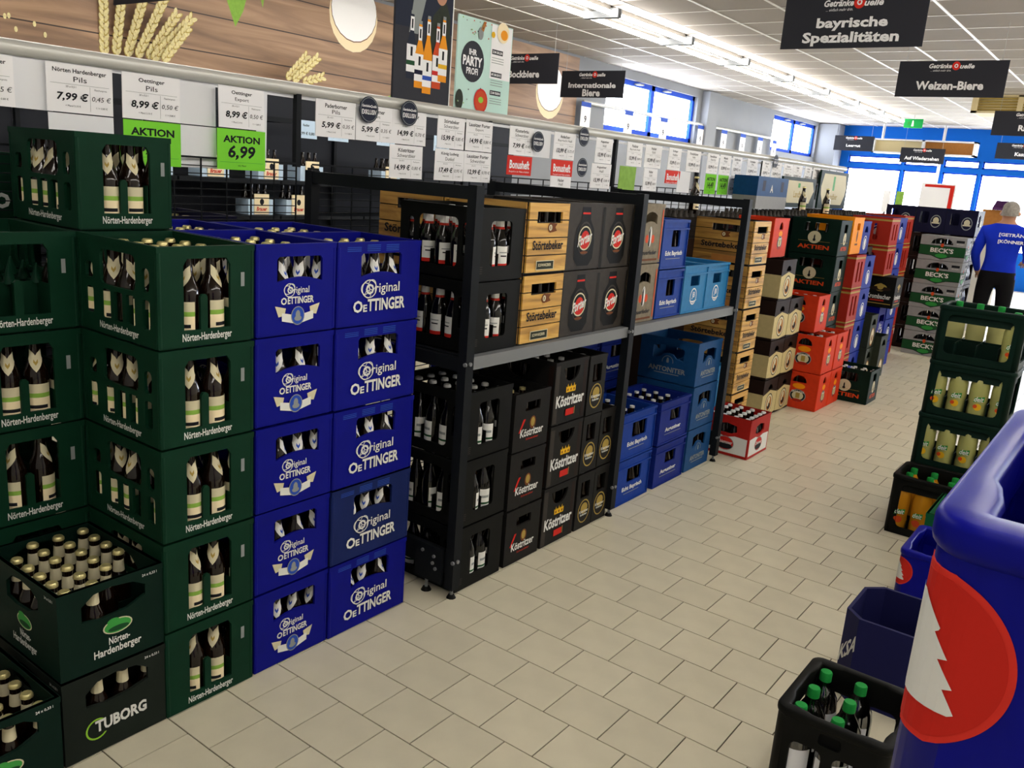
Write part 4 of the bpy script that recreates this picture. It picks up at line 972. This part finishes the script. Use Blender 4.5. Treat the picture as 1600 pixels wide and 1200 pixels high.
def card(y, row, kind, l1='', l2='', price='', dep='', label='', w=.21, h=.148, dx=0, m=None):
    z = rz(y)-row*.152
    mm = m or {'p': 'paper', 'a': 'aktion', 'b': 'bonus', 'blank': 'paper_lt'}[kind]
    o = tag(link('price_card', card_mesh(mm, w, h), None, (RXP+.028+dx, y, z)), label, 'price card', 'price cards')
    o.rotation_euler = (0, random.uniform(-.03, .02), random.uniform(-.06, .06))
    d = Dec(); c = w/2
    if kind == 'p':
        d.text(l1, c, -.022, .017, 'ink', w=min(.17, .0105*len(l1))); d.text(l2, c, -.045, .016, 'ink', w=min(.15, .0105*len(l2)), bold=.0)
        d.rect(.012, -.0615, w-.012, -.0605, 'grey_p').rect(.135, -.14, .136, -.064, 'grey_p')
        d.text('20 x 0,5 l', .075, -.069, .007, 'ink', bold=0).text('Flaschenpreis', .17, -.072, .007, 'ink', bold=0)
        d.text(price, .08, -.1, .029, 'ink', w=.1, bold=.03, shear=.15).text(dep, .172, -.1, .018, 'ink', w=.062, bold=.0, shear=.15)
        d.text('+ Pfand 3,10 €', .08, -.127, .007, 'ink', bold=0).text('1 l = 0,80 €', .172, -.127, .007, 'ink', bold=0)
    elif kind == 'a':
        d.text('AKTION', c, -.036, .026, 'ink', w=.16, bold=.035).text(price, c, -.085, .055, 'ink', w=.12, bold=.03, shear=.15).rect(.01, -.121, w-.01, -.12, 'green_p').text('inkl. Pfand', c, -.132, .006, 'ink', bold=0)
    elif kind == 'b':
        d.text('Bonusheft', c, -.045, .045, 'paper', w=.17, bold=.03).text('Doppelt in der Filiale erhältlich', c, -.083, .011, 'paper', w=.17, bold=.0)
    if d.items:
        b = MB(); d.put(b, ((.0012, -w/2, 0), (0, 1, 0), (1, 0, 0)), .0005, .0001); link('printed_text', b.mesh('printed_text'), o)
def badge(y, z, label):
    b = MB(); b.cyl((0, 0, 0), (.003, 0, 0), .055, 'badge', 20)
    o = tag(link('round_badge', b.mesh('round_badge'), None, (RXP+.045, y, z)), label, 'badge', 'round badges')
    b = MB(); Dec().ring(0, 0, .05, .002, 'grey_p').text('GetränkeQuelle', 0, .014, .013, 'paper', w=.085, shear=.2).text('EXKLUSIV', 0, -.01, .02, 'paper', w=.085).put(b, ((.003, 0, 0), (0, 1, 0), (1, 0, 0))); link('printed_text', b.mesh('printed_text'), o)
card(1.165, 0, 'p', 'Nörten Hardenberger', 'Keller', '9,95 €', '0,45 €', 'white price card cut by the left picture edge')
card(1.475, 0, 'p', 'Nörten Hardenberger', 'Pils', '7,99 €', '0,45 €', 'white price card reading 7,99 above the highest green crate')
card(1.475, 1, 'blank', label='blank white card behind the highest green crate')
card(1.31, 0, 'blank', label='blank pale card at far left between two price cards', dx=-.02, w=.17)
card(1.722, 0, 'p', 'Oettinger', 'Pils', '8,99 €', '0,50 €', 'white price card reading 8,99 above a half-hidden green offer card')
card(1.722, 1, 'a', price='6,99', label='green offer card half hidden by the highest green crate')
card(1.9, 0, 'blank', label='blank pale card between the two 8,99 price cards, upper', dx=-.035, w=.19)
card(1.9, 1, 'blank', label='blank pale card between the two offer cards, lower', dx=-.035, w=.19)
card(2.085, 0, 'p', 'Oettinger', 'Export', '8,99 €', '0,50 €', 'white price card reading 8,99 above the bright green offer card')
card(2.085, 1, 'a', price='6,99', label='bright green offer card reading 6,99')
card(2.2, 0, 'blank', label='blank pale card just right of the 6,99 offer', dx=-.03, w=.05, h=.28)
card(2.55, 0, 'p', 'Paderborner', 'Pils', '5,99 €', '0,35 €', 'white price card reading 5,99 left of the first round badge')
card(2.772, 0, 'p', 'Paderborner', 'Export', '5,99 €', '0,35 €', 'white price card reading 5,99 under the first round badge')
badge(2.72, 1.86, 'dark round badge left of the other one on the near rail')
card(2.993, 0, 'p', 'Störtebeker', 'Keller', '14,99 €', '0,70 €', 'white price card reading 14,99, upper of a pair')
card(2.98, 1, 'p', 'Köstritzer', 'Schwarzbier', '14,99 €', '0,80 €', 'white price card reading 14,99, lower of a pair')
badge(2.97, 1.868, 'dark round badge below the black bottle banner')
card(3.285, 0, 'p', 'Störtebeker', 'Schwarzbier', '15,99 €', '0,85 €', 'white price card reading 15,99')
card(3.285, 1, 'p', 'König Ludwig', 'Dunkel', '17,49 €', '0,95 €', 'white price card reading 17,49, lower row')
card(3.5, 0, 'p', 'Lausitzer Porter', 'Export', '14,99 €', '0,80 €', 'white price card reading 14,99 beside the 15,99 card')
card(3.5, 1, 'p', 'Lausitzer Porter', 'Schwarzbier', '12,99 €', '0,70 €', 'white price card reading 12,99, lower row')
card(3.86, 0, 'p', 'Klosterbräu', 'Schwarzbier', '7,99 €', '0,45 €', 'white price card reading 7,99 above a red card')
card(3.86, 1, 'b', label='red bonus card under the second 7,99 price card', h=.1)
card(4.06, 0, 'blank', label='blank white card carrying a round badge', dx=-.02)
badge(3.99, 1.815, 'dark round badge on the blank white card')
card(4.28, 0, 'p', 'Andechser', 'Bayrisch Hell', '13,99 €', '0,75 €', 'white price card above the second red card')
card(4.27, 1, 'b', label='second red bonus card beside a dark badge', h=.09); card(4.27, 1.6, 'p', 'Hacker', 'Hell', '13,99 €', '0,75 €', 'white price card under the second red card', h=.07)
badge(4.45, 1.875, 'dark round badge overlapping the rail, third'); badge(4.46, 1.7, 'dark round badge hanging low beside the second red card')
k = 0
names = [('Augustiner', 'Hell'), ('Paulaner', 'Bayrisch Hell'), ('Hacker', 'Gold'), ('Erdinger', 'Weißbier'), ('Franziskaner', 'Hefe'), ('Benediktiner', 'Naturtrüb'), ('Maisels', 'Weisse'), ('Schöfferhofer', 'Hefe'), ('Krombacher', 'Pils'), ('Bitburger', 'Pils')]
for y, two, extra in ((4.72, 1, None), (5.1, 0, 'green'), (5.36, 1, None), (5.68, 0, 'b'), (5.98, 0, 'blank'), (6.32, 0, 'a'), (6.55, 0, 'a'), (6.78, 1, None), (7.1, 0, None), (7.42, 0, None), (7.66, 1, None), (7.95, 0, None), (8.2, 1, None), (8.5, 0, 'a'), (8.75, 1, None), (9.0, 0, None), (9.25, 0, None), (9.5, 1, None)):
    n1, n2 = names[k % 10]; k += 1
    od = ['first', 'second', 'third', 'fourth', 'fifth', 'sixth', 'seventh', 'eighth', 'ninth', 'tenth', 'eleventh', 'twelfth', 'thirteenth', 'fourteenth', 'fifteenth', 'sixteenth', 'seventeenth', 'last'][k-1]
    card(y, 0, 'p', n1, n2, '15,99 €', '0,80 €', '%s white price card along the far half of the rail' % od)
    if two: card(y-.01, 1, 'p', n1, n2, '15,99 €', '0,80 €', 'lower white card under the %s card of the far rail' % od)
    if extra == 'green': card(y-.06, 1, 'blank', label='plain olive green card under the rail', m='leaf')
    if extra == 'a': card(y, 1, 'a', price='14,49', label='green offer card under the %s card of the far rail' % od)
    if extra == 'b': card(y, 1, 'b', label='third red bonus card on the far rail', h=.09)
    if extra == 'blank': card(y-.12, 1, 'blank', label='blank pale card below the fifth far card')
badge(7.57, 1.9, 'small dark round badge on the far rail')
# banners standing above the rail
r = link('advert_banner', None, None, (-2.95, 2.955, 1.93))
b = MB(); b.box((-.012, 0, 0), (0, .385, .62), 'sign'); b.box((-.013, .385, 0), (.001, .392, .62), 'rail'); link('board', b.mesh('board'), r)
d = Dec().poly([(.0, .32), (.385, .33), (.385, .62), (0, .62)], 'badge').poly([(.09, .3), (.14, .62), (.24, .62), (.15, .3)], 'grey_p').poly([(.2, .22), (.25, .4), (.33, .48), (.37, .4), (.37, .22)], 'olive').ell(.3, .5, .04, .05, 'skin')
for i, (u, v, c) in enumerate(((.11, .10, 'badge'), (.165, .065, 'amber'), (.22, .045, 'amber'), (.285, .075, 'or_p'), (.325, .11, 'amber'))):
    hh = .29 if i != 2 else .34
    d.poly([(u-.03, v), (u+.03, v), (u+.03, v+hh*.52), (u+.012, v+hh*.72), (u+.01, v+hh), (u-.01, v+hh), (u-.012, v+hh*.72), (u-.03, v+hh*.52)], c).rect(u-.031, v+.03, u+.031, v+.15, 'paper').rect(u-.031, v+.06, u+.031, v+.08, ['beck_green', 'navy', 'blue_p', 'red_p', 'yel_p'][i]).rect(u-.006, v+.1, u+.008, v+.14, 'ink').rect(u-.012, v+hh-.08, u+.012, v+hh-.02, 'paper').rect(u-.005, v+hh-.07, u+.005, v+hh-.03, 'ink').rect(u-.01, v+hh-.01, u+.01, v+hh+.005, 'grey_p')
b = MB(); d.put(b, ((0, 0, 0), (0, 1, 0), (1, 0, 0)), .0008, .0001); link('printed_picture', b.mesh('printed_picture'), r)
tag(r, 'dark advertising banner with orange bottles standing on the rail', 'banner')
r = link('advert_poster', None, None, (-2.95, 3.387, 1.905))
b = MB(); b.box((-.008, 0, 0), (0, .435, .465), 'mint'); link('board', b.mesh('board'), r)
d = Dec().rect(.26, .2, .43, .46, 'paper').ell(.12, .26, .09, .098, 'sign', 28).text('IHR', .12, .305, .028, 'paper', bold=.03).text('PARTY', .12, .262, .046, 'paper', w=.15, bold=.04).text('PROFI', .12, .215, .032, 'paper', w=.09, bold=.02)
for v, t in ((.33, 'ZUM GRILLEN'), (.22, 'MIT DEM SERVICE'), (.13, 'ZUM FEIERN')): d.rect(.27, v-.012, .36, v+.012, 'sign').text(t, .315, v, .012, 'paper', w=.08); [d.rect(.27, v-.03-.012*i, .37, v-.027-.012*i, 'grey_p') for i in range(3)]
d.ell(.2, .08, .055, .06, 'red_p').ell(.2, .08, .045, .05, 'or_p').ell(.2, .085, .02, .015, 'ltgreen_p').ell(.03, .07, .03, .05, 'olive').ell(.35, .43, .05, .05, 'mural_cream').ell(.36, .42, .03, .025, 'amber').ell(.27, .41, .015, .015, 'yel_p').ell(.17, .4, .02, .03, 'grey_p').poly([(.17, .42), (.19, .46), (.21, .46), (.19, .41)], 'card')
for i in range(26): d.ell(random.uniform(.01, .25), random.choice((random.uniform(.38, .46), random.uniform(.01, .15))), .004, .004, random.choice(('sign', 'grey_p', 'leaf', 'or_p')), 6)
b = MB(); d.put(b, ((0, 0, 0), (0, 1, 0), (1, 0, 0)), .0008, .0001); link('printed_picture', b.mesh('printed_picture'), r)
tag(r, 'mint green poster with dark disc reading IHR PARTY PROFI', 'poster')
# ---------------------------------------------------------------- hanging department signs
def sign(x, y, z, l1, l2, label, w=.9, h=.31, sc=1):
    r = link('hanging_sign', None, None, (x, y, z))
    b = MB(); b.box((0, 0, 0), (w, .006, h), 'sign'); link('board', b.mesh('board'), r)
    d = Dec().text('Getränke', w*.39, h*.86, h*.13, 'paper', w=w*.21, bold=.03, shear=.25).ell(w*.535, h*.86, h*.11, h*.12, 'bonus').ell(w*.535, h*.86, h*.05, h*.055, 'paper').ell(w*.535, h*.86, h*.025, h*.03, 'bonus').text('uelle', w*.635, h*.85, h*.13, 'paper', w=w*.13, bold=.03, shear=.25).text('... einfach mehr drin.', w*.4, h*.735, h*.055, 'paper', w=w*.19, bold=0, shear=.25)
    if l2: d.text(l1, w*.5, h*.46, h*.25 if l1 != 'Internationale' else h*.2, 'paper', bold=.035, w=w*(.5 if len(l1) < 12 else .75)).text(l2, w*.5, h*.18, h*.27, 'paper', bold=.035, w=w*(.68 if len(l2) > 8 else .28))
    elif l1: d.text(l1, w*.5, h*.32, h*.24, 'paper', bold=.035, w=min(w*.85, w*.052*len(l1)))
    b = MB(); d.put(b, ((0, 0, 0), (1, 0, 0), (0, -1, 0)), .001, .0003); link('printed_text', b.mesh('printed_text'), r)
    for q in (.06, w-.06):
        b = MB(); b.cyl((q, .003, h), (q, .003, RZ-z), .0022, 'string', 5); link('cord', b.mesh('cord'), r)
    tag(r, label, 'sign', 'hanging department signs')
sign(-2.345, 6.0, 2.58, 'bayrische', 'Spezialitäten', 'large dark hanging sign reading bayrische Spezialitäten', .9, .32)
sign(-2.285, 8.81, 2.58, 'Weizen-Biere', '', 'dark hanging sign reading Weizen-Biere')
sign(-6.4, 7.95, 2.58, 'Bockbiere', '', 'dark hanging sign reading Bockbiere beside the poster')
sign(-6.37, 9.3, 2.58, 'Internationale', 'Biere', 'dark hanging sign reading Internationale Biere')
sign(-6.0, 19.1, 2.58, 'Leergut', '', 'far dark hanging sign reading Leergut against the blue wall', .8, .3)
sign(-4.77, 19.6, 2.42, 'Auf Wiedersehen', '', 'far dark hanging sign reading Auf Wiedersehen over the exit', .85, .3)
sign(-2.15, 13.3, 2.58, 'Radler', '', 'dark hanging sign cut by the right picture edge, upper')
sign(-3.0, 19.5, 2.58, 'Kasse', '', 'far dark hanging sign over the checkout at the right', .9, .3)
sign(-6.3, 3.5, 2.58, '', '', 'dark hanging sign at the top left, only its lower edge showing', .8, .31)
# ---------------------------------------------------------------- far end: frame, exit sign, air unit, checkout clutter
r = link('overhead_cabinet', None, None, (-5.4, 19.75, 2.6)); W = 2.0
b = MB()
for a, c in (((0, 0, 0), (W, .3, .03)), ((0, 0, .26), (W, .3, .29)), ((0, 0, 0), (.04, .3, .29)), ((W-.05, 0, 0), (W, .3, .29)), ((.98, 0, 0), (1.03, .3, .29))): b.box(a, c, 'paper')
link('frame', b.mesh('frame'), r)
b = MB(); b.box((.04, .1, .03), (.98, .12, .26), 'ac_beige'); link('panel', b.mesh('panel'), r)
b = MB(); b.box((1.03, .1, .03), (1.95, .12, .26), 'card'); link('panel', b.mesh('panel'), r)
for q in (.15, 1.35):
    b = MB(); b.cyl((q, .15, -2.6 if q > 1 else .29), (q, .15, .6), .03, 'paper', 8); link('pole', b.mesh('pole'), r)
tag(r, 'white overhead cabinet frame hanging before the blue wall', 'cabinet')
b = MB(); b.box((-.16, 0, -.09), (.16, .03, .07), 'exit_green'); o = tag(link('exit_sign', b.mesh('exit_sign'), None, (-4.15, 17.6, 3.05)), 'small green emergency exit sign below the ceiling', 'sign')
b = MB(); Dec().poly([(.13, .03), (.17, .03), (.16, .13), (.14, .13)], 'paper').rect(.06, .05, .1, .11, 'beck_lt').put(b, ((-.16, 0, -.09), (1, 0, 0), (0, -1, 0))); link('symbol', b.mesh('symbol'), o)
b = MB(); b.cyl((0, .015, .07), (0, .015, .149), .006, 'string'); link('rod', b.mesh('rod'), o)
r = link('air_unit', None, None, (-2.6, 14.3, 2.95))
b = MB(); b.box((0, .06, 0), (1.5, .6, .249), 'ac_beige'); link('housing', b.mesh('housing'), r)
for u in (.05, .62):
    for i in range(5): b = MB(); b.box((u, .03, .04+.038*i), (u+.5, .06, .06+.038*i), 'gold_p'); link('slat', b.mesh('slat'), r)
b = MB(); b.box((-.03, 0, 0), (1.5, .06, .03), 'ac_beige'); b.box((-.03, 0, .225), (1.5, .06, .249), 'ac_beige'); b.box((.55, 0, 0), (.62, .06, .249), 'ac_beige'); b.box((-.03, 0, 0), (.05, .06, .249), 'ac_beige'); link('grille_frame', b.mesh('grille_frame'), r)
tag(r, 'beige ceiling air unit with slatted grille at the right', 'air conditioner')
b = MB(); b.box((0, 0, 0), (1.9, .5, 1.0), 'wall_white'); b.box((-.02, -.02, 1.0), (1.92, .52, 1.03), 'grey_box'); tag(link('checkout_counter', b.mesh('checkout_counter'), None, (-4.6, 17.2, 0)), 'pale checkout counter at the far end', 'counter')
def board(name, x, y, z, w, h, m, label, cat, dec=None, legs=True):
    r = link(name, None, None, (x, y, 0)); b = MB(); b.box((0, 0, z), (w, .02, z+h), m); link('board', b.mesh('board'), r)
    if legs: b = MB(); b.box((w/2-.02, .0, 0), (w/2+.02, .02, z), 'steel_lt'); b.box((w/2-.05, -.1, 0), (w/2+.05, .12, .02), 'steel_lt'); link('stand', b.mesh('stand'), r)
    if dec: b = MB(); dec.put(b, ((0, 0, z), (1, 0, 0), (0, -1, 0)), .001, .0003); link('printed_text', b.mesh('printed_text'), r)
    tag(r, label, cat)
board('notice_board', -3.25, 15.0, 1.45, .5, .5, 'paper', 'white notice board with red frame corner at the far window', 'notice board', Dec().rect(.05, .44, .48, .48, 'red_p').rect(.42, .1, .48, .48, 'red_p').rect(.05, .13, .4, .42, 'paper').rect(.2, .02, .48, .12, 'red_p').text('Angebot', .34, .07, .05, 'paper'))
for k, x in enumerate((-3.8, -3.6)): board('far_tag', x, 15.0, 1.45, .11, .34, ['paper', 'leaf'][k], ['slim white notice beside the red-framed board', 'slim green notice beside the red-framed board'][k], 'notice')
b = MB(); b.box((-.32, -.2, 0), (.2, .2, 1.4), 'wall_white'); tag(link('display_plinth', b.mesh('display_plinth'), None, (-1.95, 13.2, 0)), 'pale plinth behind the shop worker', 'plinth')
b = MB(); b.box((-.14, -.12, 0), (.14, .12, .22), 'card'); b.box((-.145, -.01, .215), (.145, .01, .222), 'cream_p'); tag(link('cardboard_box', b.mesh('cardboard_box'), None, (-1.87, 13.1, 1.401)), 'brown cardboard box left of the shop worker’s head', 'box')
for k, x in enumerate((-2.14, -1.79)):
    b = MB(); b.box((-.11, -.06, 0), (.11, .06, .03), 'purple'); b.add([(-.11, -.05, .03), (.11, -.05, .03), (.13, .05, .12), (-.09, .05, .12)], [(0, 1, 2, 3), (3, 2, 1, 0)], 'purple')
    tag(link('purple_carton', b.mesh('purple_carton'), None, (x, 13.0, 1.401 if k == 0 else 1.6235)), ['purple display carton, left one', 'purple display carton on the cardboard box'][k], 'carton')
# ================================================================ SHOP WORKER
root = link('person', None, None, (-1.36, 10.45, 0))
J = {'pel': (0, 0, .98, .155, .115), 'wa': (0, 0, 1.1, .15, .11), 'ch': (0, .01, 1.28, .18, .12), 'sh': (0, .0, 1.43, .15, .09), 'nk': (0, .015, 1.5, .06, .06), 'hd0': (0, .02, 1.57, .075, .085), 'hd1': (0, .03, 1.66, .078, .095), 'hd2': (0, .03, 1.71, .05, .06),
     'ls': (-.19, 0, 1.41, .075, .07), 'le': (-.25, .0, 1.16, .052, .052), 'lw': (-.22, .14, .99, .036, .034), 'lh': (-.21, .2, .94, .032, .022),
     'rs': (.19, 0, 1.41, .075, .07), 're': (.25, .03, 1.16, .052, .052), 'rw': (.2, .24, 1.1, .036, .034), 'rh': (.19, .3, 1.09, .032, .022),
     'lp': (-.1, 0, .9, .1, .1), 'lk': (-.11, .01, .5, .068, .07), 'la': (-.12, -.01, .09, .048, .05), 'lt': (-.13, .14, .04, .045, .03),
     'rp': (.1, 0, .9, .1, .1), 'rk': (.11, .01, .5, .068, .07), 'ra': (.12, -.01, .09, .048, .05), 'rt': (.13, .14, .04, .045, .03)}
E_ = [('pel', 'wa'), ('wa', 'ch'), ('ch', 'sh'), ('sh', 'nk'), ('nk', 'hd0'), ('hd0', 'hd1'), ('hd1', 'hd2'), ('sh', 'ls'), ('ls', 'le'), ('le', 'lw'), ('lw', 'lh'), ('sh', 'rs'), ('rs', 're'), ('re', 'rw'), ('rw', 'rh'), ('pel', 'lp'), ('lp', 'lk'), ('lk', 'la'), ('la', 'lt'), ('pel', 'rp'), ('rp', 'rk'), ('rk', 'ra'), ('ra', 'rt')]
def skin_mesh(J, E_, rootk, sub=2):
    ks = list(J); me = bpy.data.meshes.new('skin'); me.from_pydata([J[k][:3] for k in ks], [(ks.index(a), ks.index(c)) for a, c in E_], [])
    o = bpy.data.objects.new('skin', me); COL.objects.link(o)
    m = o.modifiers.new('s', 'SKIN'); m.use_smooth_shade = True; o.modifiers.new('d', 'SUBSURF').levels = sub
    for i, k in enumerate(ks):
        sv = me.skin_vertices[0].data[i]; sv.radius = J[k][3:5]; sv.use_root = k == rootk
    dg = bpy.context.evaluated_depsgraph_get(); dg.update()
    out = bpy.data.meshes.new_from_object(o.evaluated_get(dg)); bpy.data.objects.remove(o); return out
body = skin_mesh(J, E_, 'pel')
import bmesh
bmm = bmesh.new(); bmm.from_mesh(body)
for zc in (1.0, 1.495, .075): bmesh.ops.bisect_plane(bmm, geom=bmm.verts[:]+bmm.edges[:]+bmm.faces[:], plane_co=(0, 0, zc), plane_no=(0, 0, 1))
bmm.to_mesh(body); bmm.free()
body.materials.clear()
for n in ('shirt', 'trouser', 'skin', 'black_pl'): body.materials.append(MATS[n])
for p in body.polygons:
    c = p.center; r_ = math.hypot(c.x, 0)
    if c.z > 1.495 and abs(c.x) < .12: p.material_index = 2
    elif (c.y > .12 and .9 < c.z < 1.2 and abs(c.x) > .12): p.material_index = 2
    elif c.z < .075: p.material_index = 3
    elif c.z < 1.0 and not (abs(c.x) > .17 and c.z > .93): p.material_index = 1
    else: p.material_index = 0
    p.use_smooth = True
link('body', body, root)
for s in (-1, 1):     # fingers and thumb of each hand
    hx, hy, hz = (J['lh'] if s < 0 else J['rh'])[:3]
    HJ = {'w': (hx, hy-.03, hz+.01, .026, .018), 'p': (hx, hy+.03, hz-.01, .034, .014)}; HE = [('w', 'p')]
    for i in range(4):
        fx = hx-.03+.02*i; HJ['a%d' % i] = (fx, hy+.05, hz-.015, .0085, .0085); HJ['b%d' % i] = (fx, hy+.08-.004*abs(i-1.5), hz-.03, .008, .008); HJ['c%d' % i] = (fx, hy+.085, hz-.055, .0072, .0072)
        HE += [('p', 'a%d' % i), ('a%d' % i, 'b%d' % i), ('b%d' % i, 'c%d' % i)]
    HJ['t0'] = (hx-s*.035, hy+.0, hz-.01, .01, .01); HJ['t1'] = (hx-s*.05, hy+.03, hz-.025, .0085, .0085); HE += [('w', 't0'), ('t0', 't1')]
    hm = skin_mesh(HJ, HE, 'w', 1); hm.materials.clear(); hm.materials.append(MATS['skin']); link('hand', hm, root)
b = MB()
prof = []
for i in range(7): t = i/6*math.pi/2; prof.append((math.cos(t), math.sin(t)))
vs = []; fs = []; n = 16
for cc, ss in prof:
    for k2 in range(n):
        a = 2*math.pi*k2/n; back = 1 if math.sin(a) < .35 else .0
        vs.append((.088*cc*math.cos(a), .03+.105*cc*math.sin(a), 1.635-(.06 if back and cc > .95 else 0)+.095*ss))
for j in range(6):
    for i in range(n): fs.append((j*n+i, j*n+(i+1) % n, (j+1)*n+(i+1) % n, (j+1)*n+i))
b.add(vs, fs, 'hair', True); link('hair', b.mesh('hair'), root)
for s in (-1, 1): b = MB(); b.cyl((s*.072, .03, 1.6), (s*.09, .02, 1.605), .028, 'skin', 8, .02); link('ear', b.mesh('ear'), root)
b = MB()
for s in (-1, 1): b.lathe([(.004, -.012), (.012, 0), (.004, .012)], 'paper', 8, (s*.03, .118, 1.61))
b.cyl((0, .115, 1.62), (0, .14, 1.575), .01, 'skin', 6, .015); b.box((-.025, .108, 1.535), (.025, .122, 1.545), 'dark_red'); link('face', b.mesh('face'), root)
b = MB(); Dec().text('[GETRÄNKE', 0, .045, .05, 'paper', w=.3, bold=.03).text('[KÖNNER', -.03, -.025, .05, 'paper', w=.24, bold=.035).put(b, ((0.11, -.135, 1.34), (1, 0, 0), (0, -1, 0))); link('shirt_print', b.mesh('shirt_print'), root)
tag(root, 'person in royal blue shirt and black trousers seen from behind', 'person')
print('bottles', NB[0], 'objects', len(bpy.data.objects))
